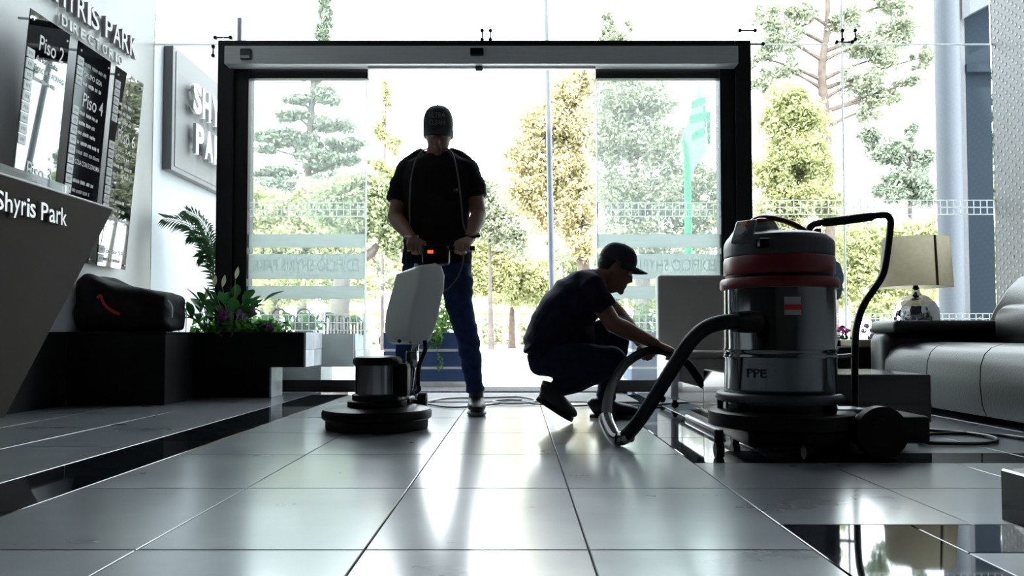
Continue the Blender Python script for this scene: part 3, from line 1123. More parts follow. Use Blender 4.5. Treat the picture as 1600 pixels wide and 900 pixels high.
# planting and wire edging in the outdoor planter
hb = thing('planter_shrub', 'bright green leafy shrub growing in the outdoor marble planter', 'shrub', (-1.95, 6.45, 0.42))
b = MB()
rng = np.random.default_rng(5)
for i in range(9):
    leaf_cloud(b, (-2.62 + 0.115 * i, 6.42, 0.50 + 0.05 * math.sin(i * 1.9)), (0.10, 0.14, 0.12), 55, 0.04, rng, flat=0.5)
raw(b, 'foliage', m_fresh, hb)
for i in range(5):
    c = (-2.08 + 0.18 * i, 6.38, 0.52 + 0.03 * (i % 2))
    leaf_blade(c, (0.2 * (-1) ** i, -0.4, 0.8), 0.13, 0.11, 0.2).build('leaf', m_fresh, hb, smooth=True)
wf = thing('wire_edging', 'low looped dark wire edging along the outdoor marble planter', 'garden edging', (-1.9, 6.22, 0.455))
m_wire = mat('dark_wire', (0.03, 0.03, 0.032), 0.5)
for i, px in enumerate((398, 436, 475)):
    c = P(px, 480, 6.22)
    pts = [(c.x - 0.055, 6.22, 0.44), (c.x - 0.055, 6.22, 0.60)]
    pts += [(c.x - 0.055 * math.cos(a), 6.22, 0.60 + 0.055 * math.sin(a)) for a in np.linspace(0.3, PI - 0.3, 7)]
    pts += [(c.x + 0.055, 6.22, 0.60), (c.x + 0.055, 6.22, 0.44)]
    MB().tube(pts, 0.007, 8).build('wire_loop', m_wire, wf, smooth=True)
for i in range(13):
    c = P(507 + i * 5.2, 480, 6.3)
    hgt = 0.62 - 0.006 * i
    pts = [(c.x - 0.010, 6.3, 0.44), (c.x - 0.010, 6.3, hgt), (c.x, 6.3, hgt + 0.014), (c.x + 0.010, 6.3, hgt), (c.x + 0.010, 6.3, 0.44)]
    MB().tube(pts, 0.005, 6).build('wire_loop', m_wire, wf, smooth=True)

# ================================================================== floor scrubbing machine
fm = thing('floor_polisher', 'single-disc floor polisher with silver motor and black round base', 'floor polisher', (-0.66, 3.66, 0))
cx, cy = XA(591, 3.66), 3.66
m_chrome = mat('polished_steel', (0.55, 0.56, 0.57), 0.16, 1.0, var=0.08, scale=3, stretch=(1, 1, 6))
MB().lathe([(0.05, 0.0), (0.236, 0.0), (0.240, 0.006), (0.240, 0.046)], cx, cy, 48).build('brush_ring', mat('brush', (0.008, 0.008, 0.008), 0.8), fm, smooth=True)
MB().lathe([(0.02, 0.046), (0.250, 0.046), (0.257, 0.053), (0.258, 0.078), (0.250, 0.092), (0.22, 0.100), (0.02, 0.108)], cx, cy, 56).build('disc_housing', m_black, fm, smooth=True)
MB().lathe([(0.02, 0.10), (0.138, 0.10), (0.140, 0.105), (0.140, 0.128), (0.135, 0.132), (0.118, 0.133), (0.118, 0.158), (0.112, 0.163), (0.02, 0.163)], cx, cy, 40).build('gear_case', m_black, fm, smooth=True)
MB().lathe([(0.02, 0.16), (0.100, 0.16), (0.104, 0.164), (0.104, 0.298), (0.02, 0.30)], cx, cy, 40).build('motor_can', m_chrome, fm, smooth=True)
MB().lathe([(0.02, 0.298), (0.110, 0.298), (0.116, 0.306), (0.116, 0.322), (0.108, 0.335), (0.08, 0.340), (0.0, 0.341)], cx, cy, 40).build('motor_cap', m_black, fm, smooth=True)
MB().rbox(cx + 0.095, cx + 0.15, cy - 0.06, cy + 0.06, 0.15, 0.305, 0.012, 3).build('capacitor_box', m_black, fm, smooth=True)
hb_ = Vector((XA(641, 3.84), 3.84, 0.17))
MB().rbox(cx + 0.08, hb_.x + 0.02, 3.72, 3.90, 0.105, 0.135, 0.01, 2).build('rear_bracket', m_black, fm, smooth=True)
MB().tube([(hb_.x - 0.10, 3.88, 0.105), (hb_.x + 0.07, 3.88, 0.105)], 0.012, 10).build('wheel_axle', m_black, fm, smooth=True)
for wx in (hb_.x - 0.10, hb_.x + 0.05):
    wl = MB().tube([(wx - 0.012, 3.88, 0.105), (wx + 0.03, 3.88, 0.105)], 0.048, 24).build('wheel', m_rubber, fm, smooth=True)
    MB().tube([(wx - 0.016, 3.88, 0.105), (wx + 0.034, 3.88, 0.105)], 0.024, 16).build('wheel_hub', m_dgrey, wl, smooth=True)
hp = [Vector(hb_), P(646, 560, 3.86), P(656, 500, 3.90), P(672, 440, 3.95), P(680, 410, 3.97)]
MB().tube(hp, 0.018, 12).build('handle_tube', m_chrome, fm, smooth=True)
MB().tube([P(630, 622, 3.80), P(640, 590, 3.84), P(648, 570, 3.86)], 0.008, 8).build('handle_strut', m_chrome, fm, smooth=True)
MB().rbox(XA(636, 3.85), XA(654, 3.85), 3.82, 3.88, ZA(575, 3.85), ZA(548, 3.85), 0.008, 2).build('tilt_bracket', m_chrome, fm, smooth=True)
ch = MB().rbox(XA(660, 3.97), XA(702, 3.97), 3.94, 4.03, ZA(414, 3.97), ZA(384, 3.97), 0.02, 3).build('control_head', m_black, fm, smooth=True)
MB().rbox(XA(668, 3.94), XA(677, 3.94), 3.934, 3.942, ZA(396, 3.94), ZA(391, 3.94), 0.002, 1).build('power_light', emit_mat('red_orange_light', (1.0, 0.10, 0.01), 1.2), ch)
hbar_y, hbar_z = 4.0, ZA(388, 4.0)
MB().tube([(XA(634, 4.0), hbar_y, hbar_z), (XA(742, 4.0), hbar_y, hbar_z)], 0.013, 12).build('hand_grip', m_rubber, fm, smooth=True)
# white solution tank: a rounded square tank turned to the viewer, tapering and leaning with the handle
m_tank = mat('white_translucent_plastic', (0.74, 0.75, 0.73), 0.35, var=0.03, scale=5, trans=0.35)
ang = R(-42)
sv = Vector((math.cos(ang), math.sin(ang), 0))
tb = MB()
lev = [(538, 639, 3.84, 0.070, 0.05), (533, 639, 3.84, 0.090, 0.070), (520, 638, 3.84, 0.100, 0.082), (495, 643, 3.85, 0.106, 0.092), (470, 649, 3.86, 0.103, 0.092),
       (447, 655, 3.87, 0.101, 0.090), (430, 657, 3.88, 0.098, 0.088), (422, 656, 3.88, 0.090, 0.080), (418, 655, 3.88, 0.070, 0.06)]
tb.loft([(P(px, py, yy_), ra, rb) for py, px, yy_, ra, rb in lev], 64, side=sv, sq=9.0)
tank = tb.build('solution_tank', m_tank, fm, smooth=True, angle=R(32))
MB().tube([P(650, 419, 3.84), P(650, 412, 3.84)], 0.010, 10).build('tank_cap', m_white, tank, smooth=True)
for px in (624, 641):
    MB().ball(P(px, 533, 3.752), 0.010, seg=10, rings=6).build('tank_bolt', m_black, tank, smooth=True)
MB().tube(smoothpath([P(664, 532, 3.80), P(664, 548, 3.80), P(655, 570, 3.82), P(653, 600, 3.84), P(655, 608, 3.84), P(648, 614, 3.83)], 6), 0.011, 10).build('solution_hose', m_rubber, fm, smooth=True)

# ================================================================== wet vacuum cleaner
vc = thing('wet_vacuum', 'tall steel wet vacuum with dark red rings and bent push handle', 'vacuum cleaner', (1.0, 2.95, 0))
vx, vy = XA(1216, 2.95), 2.95
zv = lambda py: ZA(py, 2.95)
m_vsteel = mat('stainless_steel', (0.19, 0.20, 0.205), 0.13, 1.0, var=0.10, scale=2, stretch=(1, 1, 0.3))
m_red = mat('dark_red_plastic', (0.17, 0.010, 0.016), 0.35, var=0.1)
m_vgrey = mat('charcoal_plastic', (0.05, 0.052, 0.055), 0.42, var=0.1)
MB().lathe([(0.05, 0.155), (0.203, 0.155), (0.205, 0.16), (0.205, zv(560)), (0.2085, zv(558)), (0.2085, zv(556)), (0.205, zv(554)), (0.205, zv(549)),
            (0.2085, zv(547)), (0.2085, zv(545)), (0.205, zv(543)), (0.205, zv(452)), (0.05, zv(452))], vx, vy, 64).build('steel_drum', m_vsteel, vc, smooth=True)
MB().lathe([(0.1, zv(453)), (0.215, zv(453)), (0.219, zv(450)), (0.219, zv(441)), (0.214, zv(437)), (0.1, zv(437))], vx, vy, 56).build('lower_red_ring', m_red, vc, smooth=True)
MB().lathe([(0.1, zv(438)), (0.198, zv(438)), (0.198, zv(430)), (0.1, zv(430))], vx, vy, 48).build('ring_groove', m_black, vc, smooth=True)
MB().lathe([(0.1, zv(431)), (0.203, zv(431)), (0.205, zv(428)), (0.205, zv(408)), (0.201, zv(404)), (0.1, zv(404))], vx, vy, 56).build('upper_red_ring', m_red, vc, smooth=True)
hd = MB()
hd.loft([((vx + c, vy, z), r, r) for z, r, c in ((zv(405), 0.19, 0), (zv(404), 0.203, 0), (zv(388), 0.204, 0), (zv(380), 0.201, 0.0), (zv(373), 0.188, -0.004),
        (zv(369), 0.165, 0.0), (zv(366), 0.13, -0.01), (zv(364), 0.06, -0.02))], 48, side=(1, 0, 0), tan=(0, 0, 1))
hd.loft([((vx - 0.093 + c, vy, z), r, q) for z, r, q, c in ((zv(385), 0.106, 0.15, 0), (zv(374), 0.100, 0.135, 0.002), (zv(362), 0.086, 0.11, 0.008), (zv(353), 0.068, 0.085, 0.016), (zv(347), 0.048, 0.062, 0.024),
        (zv(343), 0.024, 0.035, 0.030), (zv(342), 0.008, 0.012, 0.032))], 40, side=(1, 0, 0), tan=(0, 0, 1))
me = fuse(hd, 0.005, 3)
me.transform(Matrix.Translation(-Vector(ROOT[vc.name])))
head = put('motor_head', me, m_vgrey, vc)
hy = vy - 0.03
MB().loft([(p, 0.010, 0.020) for p in smoothpath([P(1172, 352, hy), P(1178, 344, hy), P(1194, 340, hy), P(1222, 344, hy), P(1248, 355, hy), P(1270, 371, hy)], 6)], 12, side=(0, 0, 1)).build('carry_handle', m_red, head, smooth=True)
MB().rbox(XA(1176, hy), XA(1195, hy), hy - 0.05, hy + 0.05, zv(366), zv(345), 0.01, 2).build('handle_root', m_red, head, smooth=True)
MB().rbox(XA(1186, 2.76), XA(1202, 2.76), 2.75, 2.80, ZA(386, 2.76), ZA(372, 2.76), 0.005, 2).build('head_latch', m_black, head, smooth=True)
# control panel on the left shoulder of the head
pc = Vector((vx - 0.160, vy - 0.098, zv(367)))
nrm = Vector((-0.62, -0.62, 0.48)).normalized()
uu = Vector((0.707, -0.707, 0)).normalized()
vv_ = nrm.cross(uu)
Mp = Matrix((uu, vv_, nrm)).transposed().to_4x4()
Mp.translation = pc
MB().rbox(-0.042, 0.042, -0.052, 0.048, -0.01, 0.010, 0.012, 3, M=Mp).build('control_panel', mat('light_grey_panel', (0.13, 0.14, 0.15), 0.3), head, smooth=True)
MB().tube([Mp @ Vector((0.0, -0.012, 0.008)), Mp @ Vector((0, -0.012, 0.028))], 0.022, 20).build('control_knob', mat('knob_grey', (0.4, 0.38, 0.38), 0.3), head, smooth=True)
MB().rbox(-0.012, 0.012, 0.018, 0.040, 0.009, 0.014, 0.003, 1, M=Mp).build('indicator_light', mat('amber_lens', (0.75, 0.22, 0.02), 0.25), head)
# inlet elbow, label, print
MB().tube([P(1180, 503, 2.76), P(1166, 503, 2.73), P(1148, 503, 2.715)], [0.040, 0.040, 0.036], 20).build('inlet_elbow', m_black, vc, smooth=True)


def on_drum(px, py, w, h, name, material, r=0.2062, me=None):
    """a label curved round the drum"""
    a0 = math.asin(max(-1, min(1, (px - 1216) / 83.5)))
    z0_ = ZA(py, 2.76)
    if me is None:
        b = MB()
        vs, fs = [], []
        n = 6
        for i in range(n + 1):
            a = a0 + (i / n - 0.5) * w / r
            for zz_ in (z0_ - h / 2, z0_ + h / 2):
                for rr in (r, r + 0.0012):
                    vs.append((vx + rr * math.sin(a), vy - rr * math.cos(a), zz_))
        for i in range(n):
            k = i * 4
            fs += [(k + 1, k + 5, k + 7, k + 3), (k, k + 2, k + 6, k + 4), (k + 2, k + 3, k + 7, k + 6), (k, k + 4, k + 5, k + 1)]
        fs += [(0, 1, 3, 2), (n * 4, n * 4 + 2, n * 4 + 3, n * 4 + 1)]
        return b.add(vs, fs).build(name, material, vc)
    for v in me.vertices:
        a = a0 + v.co.x / r
        z_ = z0_ + v.co.y
        v.co = Vector((vx + (r + 0.0008) * math.sin(a), vy - (r + 0.0008) * math.cos(a), z_)) - Vector(ROOT[vc.name])
    o = put(name, me, material, vc)
    o['kind'] = 'stuff'


on_drum(1208, 478, 0.058, 0.064, 'drum_label', mat('label_white', (0.45, 0.43, 0.40), 0.5))
on_drum(1208, 480, 0.058, 0.020, 'label_stripe', mat('label_red', (0.55, 0.03, 0.02), 0.5), r=0.2076)
on_drum(1150, 591, 0, 0, 'drum_print', mat('drum_ink', (0.03, 0.03, 0.032), 0.4), me=text_mesh('PPE', 0.075, 0.03, bold=0.01))
# trolley
tr = MB()
tr.lathe([(0.02, 0.095), (0.262, 0.095), (0.268, 0.10), (0.268, 0.148), (0.258, 0.156), (0.02, 0.156)], vx, vy, 48)
tr.build('round_platform', m_black, vc, smooth=True)
MB().rbox(vx - 0.17, vx + 0.2, vy - 0.17, vy + 0.2, 0.03, 0.096, 0.02, 3).build('under_shade_block', m_black, vc, smooth=True)  # black block added to fill the shade under the platform
tp = [(vx + 0.222 * math.cos(a), vy + 0.222 * math.sin(a), 0.205) for a in np.linspace(PI * 0.85, PI * 1.78, 26)]
MB().tube(tp, 0.019, 12).build('bumper_tube', m_vgrey, vc, smooth=True)
for a in (PI * 0.95, PI * 1.18, PI * 1.7):
    q = (vx + 0.222 * math.cos(a), vy + 0.222 * math.sin(a), 0)
    MB().tube([(q[0], q[1], 0.15), (q[0], q[1], 0.20)], 0.012, 8).build('bumper_post', m_black, vc, smooth=True)
MB().rbox(vx + 0.05, XA(1426, 2.9), vy - 0.16, vy + 0.22, 0.045, 0.145, 0.015, 2).build('rear_chassis', m_black, vc, smooth=True)
MB().rbox(vx + 0.19, vx + 0.31, vy - 0.06, vy + 0.06, 0.14, 0.162, 0.006, 2).build('chassis_step', mat('worn_grey_plastic', (0.35, 0.36, 0.38), 0.4), vc, smooth=True)
for yy_ in (vy - 0.19, vy + 0.24):
    wc = Vector((XA(1367, 2.78), yy_, 0.092))
    w_ = MB().tube([wc + Vector((0, -0.022, 0)), wc + Vector((0, 0.022, 0))], 0.092, 32).build('rear_wheel', m_rubber, vc, smooth=True)
    MB().tube([wc + Vector((0, -0.026, 0)), wc + Vector((0, 0.026, 0))], 0.045, 24).build('wheel_hub', m_black, w_, smooth=True)
for (qx, qy) in ((XA(1124, 2.73), 2.76), (vx + 0.02, 2.73), (XA(1150, 3.1), 3.14)):
    c_ = MB().tube([(qx, qy, 0.10), (qx, qy, 0.055)], 0.016, 12).build('caster_fork', m_black, vc, smooth=True)
    MB().tube([(qx - 0.014, qy, 0.028), (qx + 0.014, qy, 0.028)], 0.028, 20).build('caster_wheel', m_rubber, c_, smooth=True)
hpt = [P(1262, 363, 2.98), P(1268, 353, 2.98), P(1282, 348, 3.0), P(1330, 343, 3.02), P(1378, 336, 3.04), P(1390, 341, 3.04), P(1391, 356, 3.04), P(1384, 410, 3.02),
       P(1376, 436, 3.01), P(1352, 472, 3.0), P(1341, 500, 3.0), P(1336, 540, 3.0), P(1336, 640, 3.0)]
MB().tube(smoothpath(hpt, 6), 0.0135, 12).build('push_handle', m_black, vc, smooth=True)
MB().tube([P(1288, 347.5, 3.0), P(1322, 344, 3.02)], 0.0175, 12).build('handle_grip', m_rubber, vc, smooth=True)
MB().tube([P(1324, 343.5, 3.02), P(1362, 338.5, 3.035)], 0.0175, 12).build('handle_grip', m_rubber, vc, smooth=True)
MB().tube([P(1292, 558, 3.0), P(1337, 555, 3.0)], 0.008, 10).build('handle_brace', mat('grey_brace', (0.3, 0.3, 0.31), 0.35, 0.5), vc, smooth=True)
MB().rbox(XA(1270, 2.99), XA(1280, 2.99), 2.96, 3.02, zv(372), zv(356), 0.005, 2).build('handle_clamp', m_red, vc, smooth=True)

# suction hose from the drum down to the floor and back up to the crouching man's hand
hs = thing('suction_hose', 'thick black suction hose arching from the vacuum drum to the floor', 'hose', P(965, 692, 3.07))
hp1 = smoothpath([P(1150, 503, 2.715), P(1128, 504, 2.70), P(1102, 513, 2.72), P(1078, 535, 2.78), P(1050, 577, 2.86), P(1020, 625, 2.94), P(995, 662, 3.0), P(974, 684, 3.05), P(962, 684, 3.06)], 12)
rr = [0.0265 + (0.0012 if i % 2 else 0) for i in range(len(hp1))]
MB().tube(hp1, rr, 16).build('hose_tube', mat('hose_black', (0.010, 0.011, 0.013), 0.5, spec=0.15), hs, smooth=True)
e1, e2 = P(975, 683, 3.05), P(950, 664, 3.13)
MB().tube(smoothpath([P(984, 680, 3.03), e1, P(962, 684, 3.07), e2, P(946, 650, 3.17)], 6), [0.029] * 24 + [0.024], 16).build('steel_elbow', m_chrome, hs, smooth=True)
hp2 = smoothpath([P(948, 656, 3.15), P(950, 625, 3.3), P(960, 595, 3.48), P(980, 566, 3.66), P(1008, 550, 3.80), P(1036, 548, 3.86), P(1066, 563, 3.90), P(1076, 570, 3.92), P(1098, 601, 3.95)], 10)
MB().tube(hp2, 0.0225, 14).build('wand', mat('wand_black', (0.005, 0.005, 0.006), 0.6, spec=0.06), hs, smooth=True)

# light blue cloth hanging on the vacuum's far side
cl = MB()
cl.loft([(P(1296, 402, 3.06), 0.008, 0.02), (P(1302, 412, 3.07), 0.022, 0.03), (P(1306, 430, 3.08), 0.028, 0.035), (P(1307, 450, 3.08), 0.027, 0.035), (P(1304, 464, 3.08), 0.02, 0.03),
         (P(1300, 470, 3.08), 0.008, 0.015)], 14, side=(1, 0, 0))
me = fuse(cl, 0.006, 4, 0.006, 22)
o = put('cleaning_cloth', me, mat('pale_blue_cloth', (0.30, 0.42, 0.54), 0.8, var=0.15, trans=0.4, scale=18))
tag(o, 'pale blue cleaning cloth hanging from the back of the steel vacuum', 'cloth')
# ================================================================== low coffee tables
m_lacquer = mat('dark_brown_lacquer', (0.016, 0.012, 0.010), 0.16, var=0.15, scale=3, spec=0.6, coat=0.5)
m_bead = mat('chrome_bead', (0.5, 0.5, 0.52), 0.12, 1.0, var=0.05)


def coffee_table(ox, oy, label):
    """raised block in front, low wing behind; local origin at the wing's far left corner on the floor"""
    t = thing('coffee_table', label, 'coffee table', (ox, oy, 0), 'dark lacquered low tables')
    MB().rbox(ox, ox + 0.84, oy - 1.17, oy - 0.612, 0.065, 0.27, 0.004, 1).build('raised_block', m_lacquer, t)
    MB().rbox(ox, ox + 0.70, oy - 0.608, oy, 0.07, 0.174, 0.004, 1).build('low_wing', m_lacquer, t)
    MB().box(ox + 0.001, ox + 0.012, oy - 0.612, oy - 0.600, 0.066, 0.176).build('dark_end_strip', m_black, t)  # black strip at the near end of the low wing
    MB().rbox(ox + 0.09, ox + 0.76, oy - 1.10, oy - 0.07, 0.012, 0.068, 0.003, 1).build('plinth', m_lacquer, t)
    bd = MB().box(ox + 0.05, ox + 0.80, oy - 1.14, oy - 0.03, 0.0, 0.012).build('base_plate', m_black, t)
    me = MB().ball((0, 0, 0), 0.013, seg=10, rings=6).mesh('bead', smooth=True)
    me.materials.append(m_bead)
    MB().tube([(ox - 0.045, oy - 0.44, 0.013), (ox - 0.045, oy - 0.44 - 0.026 * 27, 0.013)], 0.004, 6).build('bead_cord', m_black, t)
    for i in range(28):
        o = bpy.data.objects.new('bead', me)
        COL.objects.link(o)
        o.parent = t
        o.location = (-0.045, -0.44 - 0.026 * i, 0.013)
    return t


ct = coffee_table(0.934, 4.47, 'dark lacquered low coffee table directly behind the steel vacuum')
ct2 = coffee_table(0.955, 1.53, 'dark lacquered low coffee table cut off at the lower right edge of the picture')
cv = MB()
cv.tube(smoothpath([(0.955 + 0.015 + 0.02, 1.50, 0.062), (0.99, 1.46, 0.035), (1.03, 1.40, 0.014), (1.10, 1.32, 0.010)], 8), 0.010, 10)
cv.build('curved_foot', mat('white_foot', (0.7, 0.7, 0.7), 0.2), ct2, smooth=True)

# ================================================================== pale side chair behind the table
m_pu = mat('pale_leatherette', (0.48, 0.46, 0.43), 0.45, var=0.05, bump=0.05, bscale=120)
chx0, chx1, chy = XA(1046, 4.62), XA(1046, 4.62) + 0.52, 4.62
sc_ = thing('side_chair', 'pale grey upholstered chair between the crouching man and the vacuum', 'chair', ((chx0 + chx1) / 2, chy + 0.25, 0))
bkM = Matrix.Translation((chx0 + 0.26, chy + 0.42, 0.36)) @ Matrix.Rotation(R(-4), 4, 'X')
MB().rbox(-0.26, 0.26, -0.05, 0.06, -0.05, 0.475, 0.022, 3, M=bkM).build('backrest', m_pu, sc_, smooth=True)
MB().rbox(chx0 + 0.05, chx1, chy - 0.015, chy + 0.42, 0.07, 0.30, 0.02, 3).build('seat_base', m_pu, sc_, smooth=True)
MB().rbox(chx0, chx0 + 0.065, chy - 0.02, chy + 0.46, 0.05, 0.325, 0.025, 3).build('side_panel', mat('lit_side_leatherette', (0.72, 0.72, 0.72), 0.4, var=0.03), sc_, smooth=True)  # side coloured paler than the seat to carry the light on it
MB().rbox(chx0 + 0.065, chx1, chy - 0.02, chy + 0.38, 0.30, 0.345, 0.018, 3).build('seat_cushion', m_pu, sc_, smooth=True)
for (a, b_) in ((chx0 + 0.03, chy + 0.02), (chx1 - 0.05, chy + 0.02), (chx0 + 0.03, chy + 0.42), (chx1 - 0.05, chy + 0.42)):
    l_ = MB().tube([(a, b_, 0.08), (a, b_, 0.035)], 0.014, 10).build('leg', m_black, sc_, smooth=True)
    MB().ball((a, b_, 0.024), 0.024, seg=12, rings=8).build('caster', m_rubber, l_, smooth=True)

# ================================================================== black leather sofa
m_leather = mat('black_leather', (0.009, 0.0095, 0.0115), 0.38, var=0.15, bump=0.12, bscale=90, spec=0.6)
sf = thing('leather_sofa', 'long black leather sofa along the studded right wall', 'sofa', (2.8, 3.8, 0))
yc = [4.74, 4.25, 3.76, 3.27, 2.78]
MB().rbox(2.36, 3.38, 2.76, 4.92, 0.03, 0.20, 0.03, 3).build('sofa_base', m_leather, sf, smooth=True)
for a, b_ in zip(yc[1:], yc[:-1]):
    cu_ = MB().prism([(2.29, 0.04), (2.268, 0.10), (2.26, 0.20), (2.265, 0.29), (2.285, 0.345), (2.32, 0.378), (2.37, 0.394), (2.45, 0.400), (3.05, 0.385), (3.05, 0.04)],
                     'y', a + 0.0006, b_ - 0.0006).build('seat_cushion', m_leather, sf, smooth=True, angle=R(60))
    md = cu_.modifiers.new('soft', 'BEVEL')
    md.width = 0.005
    md.segments = 3
    md.limit_method = 'ANGLE'
    md.angle_limit = R(60)
MB().rbox(2.25, 3.10, 4.70, 4.95, 0.035, 0.47, 0.075, 6).build('armrest', m_leather, sf, smooth=True)
MB().rbox(2.26, 2.92, 4.60, 4.93, 0.455, 0.53, 0.03, 4).build('arm_pad', mat('black_pad', (0.012, 0.012, 0.014), 0.4), sf, smooth=True)
prof = [(2.86, 0.30), (2.90, 0.45), (2.97, 0.60), (3.05, 0.72), (3.13, 0.80), (3.22, 0.835), (3.31, 0.82), (3.37, 0.76), (3.40, 0.60), (3.40, 0.06), (2.86, 0.06)]
bk = MB().prism(prof, 'y', 2.78, 4.80)
ob = bk.build('backrest', m_leather, sf, smooth=True, angle=R(60))
md = ob.modifiers.new('soft', 'BEVEL')
md.width = 0.03
md.segments = 3
md.limit_method = 'ANGLE'
for a, b_ in zip((2.80, 3.45, 4.05), (3.44, 4.04, 4.56)):
    MB().rbox(2.80, 3.06, a, b_, 0.37, 0.62, 0.09, 6).build('back_cushion', m_leather, sf, smooth=True)
for (a, b_) in ((2.42, 4.80), (3.25, 4.80), (2.42, 2.9), (3.25, 2.9)):
    MB().tube([(a, b_, 0.0), (a, b_, 0.035)], 0.025, 12).build('foot', m_black, sf, smooth=True)

# ================================================================== lamp on a console by the window
m_tan = mat('tan_stone_top', (0.50, 0.44, 0.32), 0.5, var=0.08)
cn = thing('window_console', 'dark console with a tan top under the right window', 'console table', (2.7, 5.5, 0))
MB().rbox(2.02, 3.55, 5.20, 5.46, 0.0, 0.36, 0.005, 1).build('console_body', m_black, cn)
MB().rbox(XA(1338, 5.2), 3.57, 5.18, 5.48, 0.36, 0.41, 0.005, 1).build('console_top', m_tan, cn)
lx_, ly_ = XA(1430, 5.33), 5.33
lp = thing('table_lamp', 'table lamp with drum shade and dimpled mirror globe behind the sofa arm', 'lamp', (lx_, ly_, 0.41))
m_shade = mat('cream_shade_fabric', (0.80, 0.76, 0.66), 0.8, var=0.05, scale=30, trans=0.75)
zl = lambda py: ZA(py, ly_)
sr0, sr1 = 0.232, 0.212
MB().lathe([(sr0, zl(449)), (sr1, zl(373)), (sr1 - 0.003, zl(373)), (sr0 - 0.003, zl(449))], lx_, ly_, 48, close=True).build('lamp_shade', m_shade, lp, smooth=True)
a = R(-84)
sm = MB()
vs_, r0_, r1_ = [], sr0 + 0.0015, sr1 + 0.0015
for da in (-0.04, 0.04):
    for (r_, z_) in ((r0_, zl(448.6)), (r1_, zl(373.4))):
        for e_ in (0, 0.002):
            vs_.append((lx_ + (r_ + e_) * math.cos(a + da), ly_ + (r_ + e_) * math.sin(a + da), z_))
sm.add(vs_, [(0, 1, 3, 2), (4, 6, 7, 5), (1, 5, 7, 3), (0, 2, 6, 4), (0, 4, 5, 1), (2, 3, 7, 6)]).build('shade_seam', mat('seam_brown', (0.16, 0.12, 0.08), 0.8), lp)
# dimpled mirror globe
bm = bmesh.new()
bmesh.ops.create_icosphere(bm, subdivisions=5, radius=1.0)
zc_ = (zl(500) + zl(459)) / 2
rz_ = (zl(459) - 0.41) / 2
rngd = random.Random(4)
dim = [Vector((rngd.gauss(0, 1), rngd.gauss(0, 1), rngd.gauss(0, 1))).normalized() for _ in range(200)]
for v in bm.verts:
    d = v.co.normalized()
    k = max(d.dot(q) for q in dim)
    dent = max(0.0, (k - 0.982) / 0.018)
    v.co = Vector((d.x * 0.150, d.y * 0.150, d.z * rz_)) * (1 - 0.045 * dent)
    v.co += Vector((lx_, ly_, 0.41 + rz_)) - Vector(ROOT[lp.name])
me = bpy.data.meshes.new('globe_base')
bm.to_mesh(me)
bm.free()
me.polygons.foreach_set('use_smooth', [True] * len(me.polygons))
put('globe_base', me, mat('mirror_silver', (0.75, 0.76, 0.77), 0.05, 1.0, var=0.03), lp)
MB().lathe([(0.045, zl(462)), (0.030, zl(458)), (0.014, zl(452)), (0.010, zl(446)), (0.010, zl(430))], lx_, ly_, 24).build('lamp_neck', mat('mirror_silver', (0.75, 0.76, 0.77), 0.05, 1.0), lp, smooth=True)
MB().lathe([(0.024, zl(452)), (0.016, zl(447)), (0.010, zl(444))], lx_, ly_, 20).build('socket_collar', m_black, lp, smooth=True)
sp = MB()
for k in range(3):
    q = 2 * PI * k / 3
    sp.tube([(lx_, ly_, zl(440)), (lx_ + 0.226 * math.cos(q), ly_ + 0.226 * math.sin(q), zl(440))], 0.003, 6)
sp.build('shade_ring', m_clip, lp)
# pink flowers in a trough behind the console
fl = thing('flower_trough', 'dark trough of soil by the window behind the console', 'planter', (2.6, 5.62, 0))
b = MB()
x0, x1, y0, y1 = XA(1285, 5.6), XA(1420, 5.6), 5.50, 5.72
b.box(x0, x1, y0, y0 + 0.02, 0, 0.40).box(x0, x1, y1 - 0.02, y1, 0, 0.40).box(x0, x0 + 0.02, y0 + 0.02, y1 - 0.02, 0, 0.40).box(x1 - 0.02, x1, y0 + 0.02, y1 - 0.02, 0, 0.40)
b.build('trough', m_shade_stone, fl)
MB().box(x0 + 0.02, x1 - 0.02, y0 + 0.02, y1 - 0.02, 0.0, 0.37).build('soil', m_soil, fl)
for i, (px, py, mm, lab) in enumerate(((1312, 528, m_pink, 'vivid pink cyclamen beside the vacuum push handle'),
                                       (1372, 528, m_pale, 'pale lilac cyclamen under the lamp by the window'))):
    c = P(px, py, 5.6)
    root = thing('cyclamen', lab, 'plant', (c.x, 5.6, 0.37), 'cyclamens in the window trough')
    g = MB()
    leaf_cloud(g, (c.x, 5.6, 0.40), (0.09, 0.07, 0.05), 90, 0.022, np.random.default_rng(i), flat=0.8)
    raw(g, 'foliage', m_lily, root)
    rnd = random.Random(i)
    for k in range(9):
        q = Vector((c.x + rnd.uniform(-0.09, 0.09), 5.6 + rnd.uniform(-0.06, 0.06), 0.43 + rnd.uniform(0, 0.10)))
        flower_head(root, q, 0.020, mm, i * 20 + k)

# ================================================================== cables
m_cable = mat('black_cable', (0.010, 0.010, 0.012), 0.4)
m_cable2 = mat('grey_cable', (0.42, 0.43, 0.44), 0.45)


def floor_pt(px, py, z=0.009):
    d = P(px, py, 1.0) - Vector((0, 0, CAM_H))
    t = (z - CAM_H) / d.z
    return Vector((0, 0, CAM_H)) + d * t


def cable(name, label, pix, r, m_, z=0.009):
    o = MB().tube(smoothpath([floor_pt(*p, z=z) if len(p) == 2 else P(*p) for p in pix], 8), r, 8).build(name, m_, smooth=True)
    return tag(o, label, 'cable')


